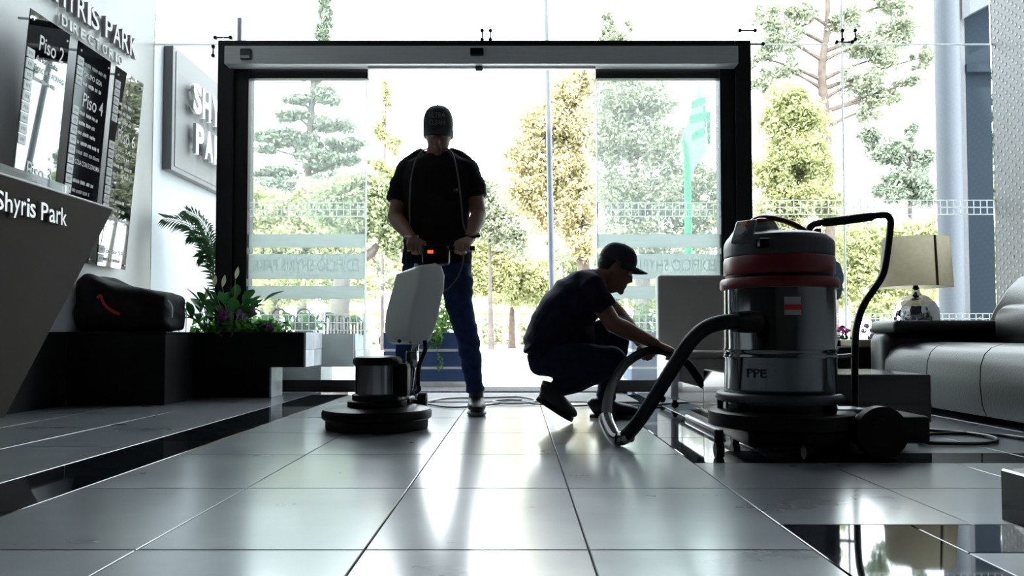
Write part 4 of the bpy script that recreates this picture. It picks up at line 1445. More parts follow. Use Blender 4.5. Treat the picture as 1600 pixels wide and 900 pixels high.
cable('power_cable', 'black cable lying across the doorway from polisher to chair', [(560, 634.5), (600, 633), (660, 631), (700, 636), (740, 635), (800, 629), (850, 632), (900, 634), (960, 632), (1010, 634), (1060, 630), (1100, 629)], 0.006, m_cable)
cable('grey_cable', 'light grey cable looped on the mat beside the standing man', [(668, 627), (700, 622), (760, 621), (810, 620), (835, 624), (828, 629), (790, 630), (770, 627), (790, 624.5), (815, 625)], 0.007, m_cable2, z=0.014)
cable('floor_cable', 'black cable coiled on the floor in front of the sofa', [(1425, 669), (1465, 673), (1500, 676), (1545, 682), (1558, 688), (1535, 693), (1480, 693), (1445, 691), (1436, 685), (1450, 679), (1500, 677), (1560, 680), (1600, 685), (1660, 692)], 0.008, m_cable)

# ================================================================== people
m_skin = mat('skin', (0.30, 0.16, 0.105), 0.5, var=0.08, scale=12)
m_skin2 = mat('tan_skin', (0.22, 0.115, 0.075), 0.5, var=0.08, scale=12)
m_tee = mat('black_tshirt', (0.009, 0.009, 0.012), 0.85, var=0.2, scale=20, spec=0.2)
m_tee2 = mat('navy_tshirt', (0.008, 0.010, 0.030), 0.85, var=0.2, scale=20, spec=0.2)
m_jeans = mat('dark_denim', (0.012, 0.030, 0.085), 0.85, var=0.3, scale=25, spec=0.2)
m_jeans2 = mat('navy_denim', (0.008, 0.013, 0.040), 0.85, var=0.3, scale=25, spec=0.2)
m_shoe = mat('black_shoe', (0.010, 0.010, 0.012), 0.5)
m_sole = mat('grey_sole', (0.18, 0.18, 0.19), 0.6)
m_cap1 = mat('charcoal_cap', (0.035, 0.032, 0.032), 0.85, var=0.15, scale=40)
m_cap2 = mat('navy_cap', (0.008, 0.011, 0.022), 0.8, var=0.15, scale=40)
m_eye = mat('eye_white', (0.6, 0.58, 0.55), 0.2)


def add_hand(b, wrist, f, s, n, curl=(0.9, 1.2, 0.8), thumb_curl=0.5, scale=1.0):
    """palm and five fingers. f: towards the fingers, s: towards the thumb side, n: back of the hand"""
    f, s, n = Vector(f).normalized(), Vector(s).normalized(), Vector(n).normalized()
    w = Vector(wrist)
    k = scale
    b.loft([(w - f * 0.02 * k, 0.026 * k, 0.020 * k), (w + f * 0.01 * k, 0.029 * k, 0.019 * k), (w + f * 0.045 * k, 0.039 * k, 0.017 * k),
            (w + f * 0.082 * k, 0.042 * k, 0.014 * k), (w + f * 0.093 * k, 0.038 * k, 0.010 * k)], 14, side=s, sq=2.6)
    for i, (o_, ln) in enumerate(((0.031, 0.074), (0.0105, 0.083), (-0.0105, 0.077), (-0.031, 0.060))):
        p = w + f * (0.088 - (0.006 if i == 3 else 0)) * k + s * o_ * k
        d = f.copy()
        pts, rad = [p - f * 0.02 * k, p], [0.0095 * k, 0.0095 * k]
        for j, (fr, r_) in enumerate(((0.44, 0.0088), (0.31, 0.0080), (0.25, 0.0066))):
            a = curl[j] * (1 + 0.06 * (i - 1))
            d = Matrix.Rotation(a, 3, n.cross(f).normalized()) @ d
            p = p + d * ln * fr * k
            pts.append(p.copy())
            rad.append(r_ * k)
        b.loft([(q, r_, r_) for q, r_ in zip(pts, rad)], 10, side=s)
        b.ball(pts[-1], rad[-1], seg=8, rings=6)
        for q, r_ in zip(pts[1:-1], rad[1:-1]):
            b.ball(q, r_ * 1.02, seg=8, rings=6)
    t0 = w + f * 0.022 * k + s * 0.026 * k
    d1 = (f * 0.75 + s * 0.8 - n * 0.25).normalized()
    t1 = t0 + d1 * 0.040 * k
    d2 = (f * 0.9 + s * (0.35 - thumb_curl) - n * (0.3 + thumb_curl)).normalized()
    t2 = t1 + d2 * 0.032 * k
    d3 = (f * 0.7 - s * thumb_curl - n * (0.3 + thumb_curl)).normalized()
    t3 = t2 + d3 * 0.026 * k
    b.loft([(t0, 0.015 * k, 0.015 * k), (t1, 0.0115 * k, 0.0115 * k), (t2, 0.0100 * k, 0.0100 * k), (t3, 0.0078 * k, 0.0078 * k)], 10)
    b.ball(t3, 0.0078 * k, seg=8, rings=6)
    b.ball(t2, 0.0102 * k, seg=8, rings=6)


def head_rings(b, c, up, fwd, k=1.0):
    """a head: c = centre between the ears, up = crown direction, fwd = face direction"""
    up, fwd = Vector(up).normalized(), Vector(fwd).normalized()
    side = up.cross(fwd).normalized()
    c = Vector(c)
    R_ = [(0.118, -0.012, 0.020, 0.026), (0.108, -0.010, 0.048, 0.060), (0.085, -0.008, 0.066, 0.084), (0.050, -0.004, 0.074, 0.096), (0.010, 0.000, 0.074, 0.097),
          (-0.030, 0.004, 0.070, 0.092), (-0.062, 0.014, 0.060, 0.080), (-0.090, 0.026, 0.048, 0.064), (-0.112, 0.040, 0.034, 0.044), (-0.120, 0.046, 0.020, 0.026)]
    b.loft([(c + up * (z * k) + fwd * (y * k), rx * k, ry * k) for z, y, rx, ry in R_], 20, side=side)
    # nose, brow, lips, chin
    b.loft([(c + (up * 0.012 + fwd * 0.090) * k, 0.007 * k, 0.007 * k), (c + (up * -0.012 + fwd * 0.103) * k, 0.010 * k, 0.010 * k),
            (c + (up * -0.030 + fwd * 0.107) * k, 0.014 * k, 0.013 * k), (c + (up * -0.042 + fwd * 0.092) * k, 0.013 * k, 0.012 * k)], 10, side=side)
    b.loft([(c + (up * 0.022 + fwd * 0.088 - side * 0.045) * k, 0.008 * k, 0.008 * k), (c + (up * 0.024 + fwd * 0.094) * k, 0.008 * k, 0.008 * k),
            (c + (up * 0.022 + fwd * 0.088 + side * 0.045) * k, 0.008 * k, 0.008 * k)], 8)
    for z in (-0.062, -0.073):
        b.loft([(c + (up * z + fwd * 0.085 - side * 0.022) * k, 0.004 * k, 0.004 * k), (c + (up * z + fwd * 0.092) * k, 0.0055 * k, 0.006 * k),
                (c + (up * z + fwd * 0.085 + side * 0.022) * k, 0.004 * k, 0.004 * k)], 8, side=up)
    b.ball(c + (up * -0.066 + fwd * 0.070) * k, 0.024 * k, seg=10, rings=7)
    b.ball(c + (up * -0.088 + fwd * 0.072) * k, 0.020 * k, seg=10, rings=7)
    b.ball(c + (up * -0.106 + fwd * 0.076) * k, 0.018 * k, seg=10, rings=7)
    M_ = Matrix((side, fwd, up)).transposed()
    for sgn in (-1, 1):
        b.ball(c + side * (sgn * 0.076 * k) + (up * -0.006 - fwd * 0.006) * k, 0.010 * k, 0.020 * k, 0.031 * k, seg=12, rings=8, M=M_)
    return side


def shoe(root, ankle, heel, toe, w, material=None, soleh=0.018, up=(0, 0, 1), sole=None):
    """shoe between heel and toe points on the sole"""
    a, h_, t_ = Vector(ankle), Vector(heel), Vector(toe)
    d = (t_ - h_).normalized()
    side = d.cross(Vector(up)).normalized()
    u = side.cross(d).normalized()
    ln = (t_ - h_).length
    b = MB()
    secs = [(0.0, 0.30, 0.035), (0.06, 0.38, 0.045), (0.25, 0.42, 0.044), (0.45, 0.44, 0.038), (0.65, 0.50, 0.031), (0.85, 0.44, 0.025), (0.97, 0.28, 0.018), (1.0, 0.12, 0.012)]
    b.loft([(h_ + d * ln * t + u * (soleh + hh), w * ww, hh) for t, ww, hh in secs], 16, side=side, sq=2.6)
    b.loft([(h_ + d * ln * 0.22 + u * (soleh + 0.03), 0.046, 0.052), (a, 0.042, 0.045), (a + (a - h_ - d * ln * 0.22).normalized() * 0.03, 0.042, 0.045)], 16, side=side)
    s = fused('shoe', b, material or m_shoe, root, voxel=0.006, smooth=4)
    q = MB()
    q.loft([(h_ + d * ln * t + u * (soleh * 0.55), w * ww * 1.04, soleh * 0.55) for t, ww, hh in secs], 16, side=side, sq=4)
    q.build('shoe_sole', sole or m_sole, s, smooth=True)
    return s


# ---------------------------------------------------------------- standing man with the polisher
M1 = thing('person', 'standing man in black T-shirt, jeans and charcoal cap steering the floor polisher', 'person', (-0.42, 4.28, 0))
Yh = 4.30
b = MB()
pp = P
# torso and legs (mostly under the clothes)
b.loft([(pp(683, 425, 4.32), 0.150, 0.105), (pp(683, 395, 4.31), 0.155, 0.110), (pp(682, 350, 4.29), 0.150, 0.105), (pp(682, 305, 4.27), 0.165, 0.115), (pp(682, 275, 4.26), 0.170, 0.110),
        (pp(682, 255, 4.26), 0.130, 0.085), (pp(682, 243, 4.25), 0.075, 0.065)], 20, side=(1, 0, 0))
b.loft([(pp(682, 255, 4.27), 0.070, 0.065), (pp(683, 240, 4.24), 0.060, 0.060), (pp(685, 222, 4.21), 0.055, 0.058)], 16, side=(1, 0, 0))
up1 = Vector((0.02, -0.42, 0.91)).normalized()
fw1 = Vector((0.02, -0.91, -0.42)).normalized()
hc1 = pp(685, 208, 4.20)
sd1 = head_rings(b, hc1, up1, fw1, 0.98)
# arms
ah = 0.87
for (sh, el, wr, sgn) in (((634, 268, 4.27), (617, 340, 4.24), (645, 374, 4.065), -1), ((733, 264, 4.27), (748, 335, 4.24), (734, 374, 4.065), 1)):
    S, E, Wp = pp(*sh), pp(*el), pp(*wr)
    b.loft([(S, 0.060, 0.060), (S.lerp(E, 0.35), 0.053, 0.055), (S.lerp(E, 0.7), 0.046, 0.046), (E, 0.043, 0.043)], 16)
    b.ball(E, 0.043, seg=12, rings=8)
    b.loft([(E, 0.042, 0.042), (E.lerp(Wp, 0.28), 0.046, 0.044), (E.lerp(Wp, 0.6), 0.038, 0.036), (E.lerp(Wp, 0.9), 0.029, 0.027), (Wp, 0.028, 0.025)], 16)
    bar = Vector((Wp.x + (0.018 if sgn < 0 else -0.030), hbar_y, hbar_z))
    kn = bar + Vector((0, -0.012, 0.022))                     # knuckles over the bar
    f = (kn - Wp).normalized()
    s = Vector((-sgn, 0, 0))
    s = (s - f * s.dot(f)).normalized()
    nn = s.cross(f)
    if nn.z < 0:
        nn = -nn
    add_hand(b, Wp + f * 0.005, f, s, nn, curl=(1.05, 1.15, 0.8), thumb_curl=0.4, scale=1.02)
for (hip, kn, an) in (((660, 418, 4.32), (642, 520, 4.30), (640, 628, 4.30)), ((708, 418, 4.32), (726, 515, 4.30), (745, 622, 4.33))):
    Hh, K, A = pp(*hip), pp(*kn), pp(*an)
    b.loft([(Hh, 0.075, 0.08), (Hh.lerp(K, 0.5), 0.055, 0.060), (K, 0.040, 0.045), (K.lerp(A, 0.3), 0.038, 0.042), (K.lerp(A, 0.8), 0.026, 0.028), (A, 0.028, 0.030)], 14, side=(1, 0, 0))
body1 = fused('body', b, m_skin, M1, voxel=0.0055, smooth=3)
m_hair = mat('dark_hair', (0.010, 0.008, 0.007), 0.7, bump=0.3, bscale=200)


def hair(root, c, up, fwd, k):
    up, fwd = Vector(up).normalized(), Vector(fwd).normalized()
    M_ = Matrix((up.cross(fwd), fwd, up)).transposed()
    MB().ball(Vector(c) + up * 0.022 * k - fwd * 0.024 * k, 0.0765 * k, 0.080 * k, 0.082 * k, seg=24, rings=16, M=M_).build('hair', m_hair, root, smooth=True)


hair(body1, hc1, up1, fw1, 0.98)
# T-shirt
b = MB()
px2m = 4.28 / 1200.0
lv = [(412, 683, 56, 0.128, 4.315), (400, 683, 55, 0.128, 4.31), (370, 683, 52, 0.122, 4.30), (340, 682, 52, 0.122, 4.29), (310, 682, 55, 0.132, 4.275), (285, 682, 58, 0.135, 4.265), (270, 683, 56, 0.128, 4.26),
      (259, 683, 50, 0.110, 4.262), (252, 683, 40, 0.090, 4.27), (247, 682, 30, 0.075, 4.275)]
b.loft([(pp(px, py, yy_), hw * px2m, hd_) for py, px, hw, hd_, yy_ in lv], 28, side=(1, 0, 0), sq=2.3)
for pts in (((658, 258, 4.26), (636, 269, 4.265), (625, 291, 4.26), (619, 315, 4.25)), ((709, 256, 4.26), (731, 266, 4.265), (741, 286, 4.26), (747, 309, 4.25))):
    q = [pp(*t) for t in pts]
    b.loft([(q[0], 0.050, 0.075), (q[1], 0.062, 0.080), (q[2], 0.060, 0.072), (q[3], 0.055, 0.066)], 18)
for (a_, c_) in (((640, 260, 4.275), (663, 238, 4.29)), ((727, 258, 4.275), (702, 238, 4.29))):
    b.loft([(pp(*a_), 0.055, 0.06), (pp(*a_).lerp(pp(*c_), 0.5), 0.05, 0.055), (pp(*c_), 0.030, 0.05)], 14)
b.ball(pp(637, 268, 4.265), 0.070, 0.072, 0.070)
b.ball(pp(730, 266, 4.265), 0.070, 0.072, 0.070)
shirt1 = fused('tshirt', b, m_tee, M1, voxel=0.007, smooth=4, wrinkle=0.007, wscale=9)
nb = MB()
nk = pp(682, 238, 4.235)
nb.tube([nk + Vector((0.078 * math.cos(a), 0.072 * math.sin(a), -0.008 + 0.034 * math.sin(a))) for a in np.linspace(0, 2 * PI, 29)[:-1]] + [nk + Vector((0.078, 0, -0.008))], 0.008, 8).build('collar', m_tee, shirt1, smooth=True)
me = text_mesh('UC', 0.030, 0.016, bold=0.01)
me.transform(Matrix.Translation(-Vector(ROOT[M1.name])) @ frame(pp(709, 299, 4.132), (1, 0.25, 0), (0, 0, 1)))
tag(put('chest_logo', me, m_print_dim, shirt1), kind='stuff')
# jeans
b = MB()
b.loft([(pp(683, 402, 4.312), 0.188, 0.120), (pp(683, 420, 4.315), 0.196, 0.126), (pp(684, 440, 4.32), 0.190, 0.122), (pp(686, 452, 4.32), 0.165, 0.110)], 24, side=(1, 0, 0), sq=2.4)
rl = [((712, 425, 4.32), 27), ((715, 450, 4.32), 25.5), ((717, 475, 4.315), 22), ((724, 505, 4.30), 18.5), ((731, 530, 4.31), 18.5), ((736, 560, 4.325), 16.5), ((740, 592, 4.33), 14), ((743, 612, 4.33), 14)]
b.loft([(pp(*p), hw * px2m, hw * px2m * 1.12) for p, hw in rl], 20, side=(1, 0, 0))
ll = [((657, 425, 4.32), 27), ((650, 460, 4.31), 25), ((642, 500, 4.30), 20), ((637, 530, 4.30), 18.5), ((635, 570, 4.31), 16), ((637, 605, 4.315), 14), ((638, 625, 4.315), 14)]
b.loft([(pp(*p), hw * px2m, hw * px2m * 1.12) for p, hw in ll], 20, side=(1, 0, 0))
fused('jeans', b, m_jeans, M1, voxel=0.007, smooth=4, wrinkle=0.009, wscale=10, seed=3)
fp = lambda px, y: Vector((XA(px, y), y, 0.002))
shoe(M1, pp(744, 616, 4.33), Vector((XA(744, 4.42), 4.42, 0.002)), Vector((XA(746, 4.155), 4.155, 0.002)), 0.105)
shoe(M1, pp(639, 624, 4.315), Vector((XA(640, 4.41), 4.41, 0.002)), Vector((XA(636, 4.15), 4.15, 0.002)), 0.105)


def cap(root, c, up, fwd, rx, ry, rz, material, brim_len, brim_drop, open_back=False):
    up, fwd = Vector(up).normalized(), Vector(fwd).normalized()
    side = up.cross(fwd).normalized()
    c = Vector(c)
    b = MB()
    n = 28
    rings = []
    for i in range(9):
        t = i / 8 * PI / 2 * 0.985
        rings.append((c + up * rz * math.sin(t) ** 0.9 if i else c.copy(), rx * math.cos(t) ** 0.72, ry * math.cos(t) ** 0.72))
    b.loft([(p, a, q) for p, a, q in rings], n, side=side)
    cr = b.build('cap', material, root, smooth=True, angle=R(70))
    br = MB()
    vs, fs = [], []
    for j in range(5):
        t = j / 4
        for i in range(15):
            a = (i / 14 - 0.5) * PI * 0.92
            ex = brim_len * t * math.cos(a * 0.98)
            q = c + side * (rx * 1.0 * math.sin(a)) + fwd * (ry * math.cos(a) * 0.98 + ex)
            q = q - up * (brim_drop * t + 0.028 * math.sin(a) ** 2 * t - 0.004)
            vs.append(q)
    nb_ = len(vs)
    vs += [v - up * 0.005 for v in vs]
    for j in range(4):
        for i in range(14):
            k = j * 15 + i
            fs += [(k, k + 1, k + 16, k + 15), (nb_ + k, nb_ + k + 15, nb_ + k + 16, nb_ + k + 1)]
    for i in range(14):
        fs += [(i, nb_ + i, nb_ + i + 1, i + 1), (60 + i, 61 + i, nb_ + 61 + i, nb_ + 60 + i)]
    for j in range(4):
        k = j * 15
        fs += [(k, k + 15, nb_ + k + 15, nb_ + k), (k + 14, nb_ + k + 14, nb_ + k + 29, k + 29)]
    br.add(vs, fs).build('cap_brim', material, cr, smooth=True)
    MB().ball(c + up * (rz * 0.99), 0.009, 0.009, 0.005, seg=10, rings=6).build('cap_button', material, cr, smooth=True)
    return cr


cp = cap(M1, hc1 + up1 * 0.040 - fw1 * 0.004, up1 * 0.96 + fw1 * 0.0, fw1, 0.083, 0.104, 0.108, m_cap1, 0.060, 0.022)
# cap print faces the viewer
TXS = 1.0 if sd1.x > 0 else -1.0
tp_ = hc1 + up1 * 0.095 + fw1 * 0.090
for s_, dz in (('ULTRA', 0.018), ('CLEAN', -0.018)):
    me = text_mesh(s_, 0.088, 0.026, bold=0.012)
    for v in me.vertices:                       # wrap round the crown front
        x = v.co.x - 0.044
        y = v.co.y + dz - 0.012
        zc2 = 0.040 + 0.052 + y
        tt = max(0.0, min(0.999, (zc2 - 0.040) / 0.108))
        rr_ = (1 - tt ** 2.22) ** 0.36
        ry_ = 0.104 * rr_ * math.sqrt(max(0.0, 1 - (x / (0.083 * rr_)) ** 2))
        v.co = hc1 + sd1 * (x * TXS) + up1 * zc2 + fw1 * (ry_ - 0.004 + 0.0055) - Vector(ROOT[M1.name])
    tag(put('cap_lettering', me, mat('cap_thread', (0.20, 0.19, 0.19), 0.8), cp), kind='stuff')
for sgn in (-1, 1):
    MB().ball(hc1 + up1 * 0.004 + fw1 * 0.086 + sd1 * (0.030 * sgn), 0.011, seg=10, rings=7).build('eye', m_eye, body1, smooth=True)
wrp = pp(738, 371, 4.08)
MB().tube([wrp + Vector((-0.036, -0.02, 0.004)), wrp + Vector((0, -0.038, -0.004)), wrp + Vector((0.036, -0.02, 0.006)), wrp + Vector((0.036, 0.03, 0.02)), wrp + Vector((-0.036, 0.03, 0.02)), wrp + Vector((-0.036, -0.02, 0.004))], 0.009, 8).build('wristband', m_black, M1, smooth=True)
wrp = pp(643, 371, 4.08)
MB().tube([wrp + Vector((-0.033, -0.02, 0.006)), wrp + Vector((0, -0.036, 0.0)), wrp + Vector((0.033, -0.02, -0.004)), wrp + Vector((0.033, 0.03, 0.012)), wrp + Vector((-0.033, 0.03, 0.02)), wrp + Vector((-0.033, -0.02, 0.006))], 0.004, 8).build('bracelet', m_silver, M1, smooth=True)
# the polisher's cord hung round his neck
yk = 4.118
cd = MB()
cd.tube(smoothpath([pp(640, 350, yk), pp(640, 310, yk - 0.008), pp(643, 275, yk + 0.005), pp(650, 250, 4.15), pp(660, 236, 4.20), pp(672, 232, 4.30), pp(690, 231, 4.32), pp(703, 235, 4.20), pp(711, 252, 4.15),
                    pp(717, 285, yk), pp(721, 320, yk - 0.005), pp(724, 350, yk), pp(733, 372, 4.06)], 8), 0.0048, 8)
cd.tube(smoothpath([pp(724, 398, 3.96), pp(722, 415, 3.95), pp(715, 433, 3.94), pp(704, 447, 3.93), pp(694, 455, 3.93)], 8), 0.004, 8)
tag(cd.build('neck_cord', mat('grey_brown_cord', (0.10, 0.09, 0.085), 0.6), smooth=True), 'thin grey cord hung round the standing man neck down to the handle', 'cord')

# ---------------------------------------------------------------- crouching man with the hose
M2 = thing('person', 'crouching man in navy T-shirt, jeans and dark cap holding the suction hose', 'person', (0.30, 4.0, 0))
Y0 = 4.0
k2 = 4.0 / 1200.0
b = MB()
tors = [((858, 556), 0.155, 36), ((874, 520), 0.160, 38), ((893, 485), 0.165, 39), ((912, 458), 0.185, 36), ((926, 444), 0.150, 28), ((937, 436), 0.080, 20)]
b.loft([(pp(px, py, Y0), hw, hd_ * k2) for (px, py), hw, hd_ in tors], 20, side=(0, 1, 0))
b.loft([(pp(930, 440, Y0), 0.065, 0.065), (pp(942, 434, Y0), 0.056, 0.060), (pp(956, 426, Y0), 0.055, 0.058)], 16, side=(0, 1, 0))
up2 = Vector((0.34, 0.0, 0.94)).normalized()
fw2 = Vector((0.94, -0.03, -0.34)).normalized()
hc2 = pp(960, 421, Y0 - 0.01)
sd2 = head_rings(b, hc2, up2, fw2, 0.93)
# near arm
S, E, Wp = pp(923, 452, 3.84), pp(958, 506, 3.80), pp(1026, 538, 3.85)
b.loft([(S, 0.055, 0.058), (S.lerp(E, 0.5), 0.048, 0.050), (E, 0.043, 0.045)], 16)
b.ball(E, 0.044, seg=12, rings=8)
b.loft([(E, 0.043, 0.043), (E.lerp(Wp, 0.3), 0.046, 0.044), (E.lerp(Wp, 0.65), 0.036, 0.034), (Wp, 0.026, 0.028)], 16)
f = Vector((0.93, 0.05, -0.32)).normalized()
nn = Vector((0.30, -0.10, 0.95))
nn = (nn - f * nn.dot(f)).normalized()
s = nn.cross(f).normalized()
add_hand(b, Wp, f, s if s.y > 0 else -s, nn, curl=(1.0, 1.1, 0.8), thumb_curl=0.5, scale=0.95)
# far arm, resting across the far knee and reaching to the hose
S, E, Wp = pp(925, 452, 4.16), pp(968, 492, 4.20), pp(1005, 540, 4.02)
b.loft([(S, 0.055, 0.058), (S.lerp(E, 0.5), 0.047, 0.048), (E, 0.042, 0.042)], 16)
b.ball(E, 0.042, seg=12, rings=8)
b.loft([(E, 0.041, 0.041), (E.lerp(Wp, 0.35), 0.042, 0.042), (Wp, 0.027, 0.026)], 16)
f2 = (pp(1022, 552, 3.90) - Wp).normalized()
n2_ = Vector((0, 0, 1)) - f2 * f2.z
n2_.normalize()
s2_ = n2_.cross(f2)
add_hand(b, Wp, f2, s2_ if s2_.x < 0 else -s2_, n2_, curl=(0.9, 1.0, 0.8), scale=0.9)
legs = [((856, 560, 3.90), (958, 564, 3.84), (868, 610, 3.90)), ((864, 556, 4.10), (968, 512, 4.12), (946, 618, 4.10))]
for (hip, kn, an) in legs:
    Hh, K, A = pp(*hip), pp(*kn), pp(*an)
    b.loft([(Hh, 0.075, 0.075), (Hh.lerp(K, 0.5), 0.062, 0.062), (K, 0.050, 0.050)], 14)
    b.ball(K, 0.05, seg=12, rings=8)
    b.loft([(K, 0.048, 0.048), (K.lerp(A, 0.35), 0.048, 0.048), (A, 0.034, 0.034)], 14)
body2 = fused('body', b, m_skin2, M2, voxel=0.0055, smooth=3)
hair(body2, hc2, up2, fw2, 0.93)
# T-shirt: back line from collar to hem follows the bent spine
b = MB()
ts = [((838, 556), 0.185, 22), ((846, 545), 0.190, 33), ((863, 520), 0.192, 41), ((884, 490), 0.195, 44), ((902, 467), 0.205, 42), ((917, 452), 0.195, 35), ((929, 443), 0.150, 26), ((938, 438), 0.095, 21)]
b.loft([(pp(px, py, Y0), hw, hd_ * k2) for (px, py), hw, hd_ in ts], 26, side=(0, 1, 0), sq=2.2)
b.loft([(pp(818, 549, Y0), 0.150, 0.008), (pp(826, 545, Y0), 0.175, 0.030), (pp(840, 536, Y0), 0.185, 0.06)], 20, side=(0, 1, 0))
b.ball(pp(893, 522, Y0), 0.125, 0.165, 0.11, seg=18, rings=12)
for ya in (3.84, 4.16):
    q = [pp(912, 444, (ya + Y0) / 2), pp(924, 452, ya), pp(937, 470, ya - (0.02 if ya < 4 else 0)), pp(949, 484, ya - (0.03 if ya < 4 else -0.02))]
    b.loft([(q[0], 0.080, 0.085), (q[1], 0.078, 0.075), (q[2], 0.066, 0.064), (q[3], 0.056, 0.056)], 18)
shirt2 = fused('tshirt', b, m_tee2, M2, voxel=0.007, smooth=4, wrinkle=0.008, wscale=9, seed=9)
# jeans
b = MB()
b.loft([(pp(838, 566, Y0), 0.135, 0.045), (pp(846, 560, Y0), 0.170, 0.085), (pp(862, 552, Y0), 0.175, 0.110), (pp(880, 548, Y0), 0.165, 0.10)], 22, side=(0, 1, 0))
b.ball(pp(849, 563, 3.91), 0.082, seg=16, rings=10)
b.ball(pp(849, 563, 4.09), 0.082, seg=16, rings=10)
q = [pp(852, 561, 3.90), pp(885, 562, 3.87), pp(920, 563, 3.85), pp(952, 563, 3.84)]
b.loft([(q[0], 0.090, 0.090), (q[1], 0.092, 0.092), (q[2], 0.084, 0.084), (q[3], 0.072, 0.072)], 18)
b.ball(pp(955, 563, 3.84), 0.074, seg=16, rings=10)
q = [pp(952, 568, 3.84), pp(925, 581, 3.86), pp(895, 598, 3.88), pp(870, 608, 3.90), pp(860, 606, 3.90)]
b.loft([(q[0], 0.066, 0.066), (q[1], 0.066, 0.064), (q[2], 0.056, 0.056), (q[3], 0.047, 0.047), (q[4], 0.044, 0.044)], 18)
q = [pp(862, 556, 4.10), pp(905, 535, 4.11), pp(945, 518, 4.12), pp(966, 512, 4.12)]
b.loft([(q[0], 0.088, 0.088), (q[1], 0.082, 0.082), (q[2], 0.070, 0.070), (q[3], 0.064, 0.064)], 18)
b.ball(pp(967, 513, 4.12), 0.066, seg=16, rings=10)
q = [pp(967, 514, 4.12), pp(962, 545, 4.11), pp(956, 580, 4.11), pp(948, 610, 4.10), pp(946, 623, 4.10)]
b.loft([(q[0], 0.062, 0.062), (q[1], 0.064, 0.064), (q[2], 0.056, 0.056), (q[3], 0.052, 0.052), (q[4], 0.052, 0.052)], 18)
fused('jeans', b, m_jeans2, M2, voxel=0.007, smooth=4, wrinkle=0.007, wscale=11, seed=5)
# near foot up on its toes, far foot flat
toe_n = Vector((XA(893, 3.88), 3.88, 0.004))
heel_n = pp(838, 624, 3.90)
shoe(M2, pp(858, 606, 3.90), heel_n, toe_n, 0.10, up=Vector((-0.5, 0, 0.86)), sole=m_shoe)
hl, to = Vector((XA(921, 4.10), 4.10, 0.002)), Vector((XA(997, 4.06), 4.06, 0.002))
shoe(M2, pp(945, 622, 4.10), hl, to, 0.105, sole=m_shoe)
cap(M2, hc2 + up2 * 0.042 + fw2 * 0.002, up2, fw2, 0.080, 0.100, 0.098, m_cap2, 0.070, 0.006)
for sgn in (-1, 1):
    MB().ball(hc2 + up2 * 0.002 + fw2 * 0.080 + sd2 * (0.029 * sgn), 0.010, seg=10, rings=7).build('eye', m_eye, body2, smooth=True)
# ================================================================== outdoors
m_pave = mat('pale_paving', (0.50, 0.49, 0.46), 0.8, var=0.10, scale=1.5)
m_road = mat('sunlit_road', (0.42, 0.41, 0.39), 0.85, var=0.08, scale=1.0)
m_lawn = mat('dry_lawn', (0.34, 0.36, 0.16), 0.9, var=0.3, scale=2.5)
tag(MB().box(-60, 60, YF + 0.1, 13.0, -0.2, -0.002).build('pavement', m_pave), kind='structure')
tag(MB().box(-60, 60, 13.0, 35.5, -0.25, -0.06).build('street', m_road), kind='structure')
tag(MB().box(-120, 120, 35.5, 160.0, -0.3, -0.02).build('lawn', m_lawn), kind='structure')
tag(MB().box(-60, 60, 12.85, 13.0, -0.2, 0.02).build('kerb', m_pave), kind='structure')

# blue slatted planter boxes
m_blue = mat('blue_painted_board', (0.035, 0.075, 0.20), 0.6, var=0.12, scale=6)
m_wline = mat('white_painted_strip', (0.80, 0.80, 0.80), 0.6)


def blue_box(x0, x1, y0, label, cat, hang, seed):
    root = thing('blue_planter', label, cat, ((x0 + x1) / 2, y0 + 0.25, 0), 'blue planter boxes outside')
    y1 = y0 + 0.5
    zs = [0.045, 0.145, 0.165, 0.295, 0.325, 0.465]
    for a, c in ((0.045, 0.15), (0.172, 0.30), (0.325, 0.465)):
        MB().rbox(x0, x1, y0, y0 + 0.02, a, c, 0.003, 1).build('front_board', m_blue, root)
        MB().rbox(x0, x0 + 0.02, y0 + 0.02, y1, a, c, 0.003, 1).build('side_board', m_blue, root)
        MB().rbox(x1 - 0.02, x1, y0 + 0.02, y1, a, c, 0.003, 1).build('side_board', m_blue, root)
        MB().rbox(x0, x1, y1, y1 + 0.02, a, c, 0.003, 1).build('back_board', m_blue, root)
    for a, c in ((0.0, 0.045), (0.15, 0.172), (0.30, 0.325)):
        MB().box(x0 + 0.004, x1 - 0.004, y0 + 0.006, y1 + 0.014, a, c).build('white_strip', m_wline, root)
    MB().box(x0 + 0.022, x1 - 0.022, y0 + 0.022, y1 - 0.002, 0.325, 0.44).build('soil', m_soil, root)
    return root


blue_box(XA(600, 6.6), XA(737, 6.6), 6.6, 'blue slatted planter box with white strips behind the standing man', 'planter', True, 1)
blue_box(XA(986, 6.6), XA(1150, 6.6), 6.6, 'blue slatted planter box outside behind the right glass leaf', 'planter', False, 2)


def shrub(name, label, c, rad, n, size, material, seed, extra=()):
    root = thing(name, label, 'shrub', (c[0], c[1], c[2] - rad[2]))
    b = MB()
    rng = np.random.default_rng(seed)
    leaf_cloud(b, c, rad, n, size, rng, flat=0.4)
    for cc_, rr_, nn_ in extra:
        leaf_cloud(b, cc_, rr_, nn_, size * 0.8, rng)
    raw(b, 'foliage', material, root)
    st = MB()
    for k in range(4):
        a = 2 * PI * k / 4 + seed
        st.tube([(c[0], c[1], c[2] - rad[2] - 0.02), (c[0] + rad[0] * 0.5 * math.cos(a), c[1] + rad[1] * 0.5 * math.sin(a), c[2])], 0.006, 6)
    st.build('stems', mat('bark_brown', (0.10, 0.07, 0.05), 0.85), root, smooth=True)
    return root


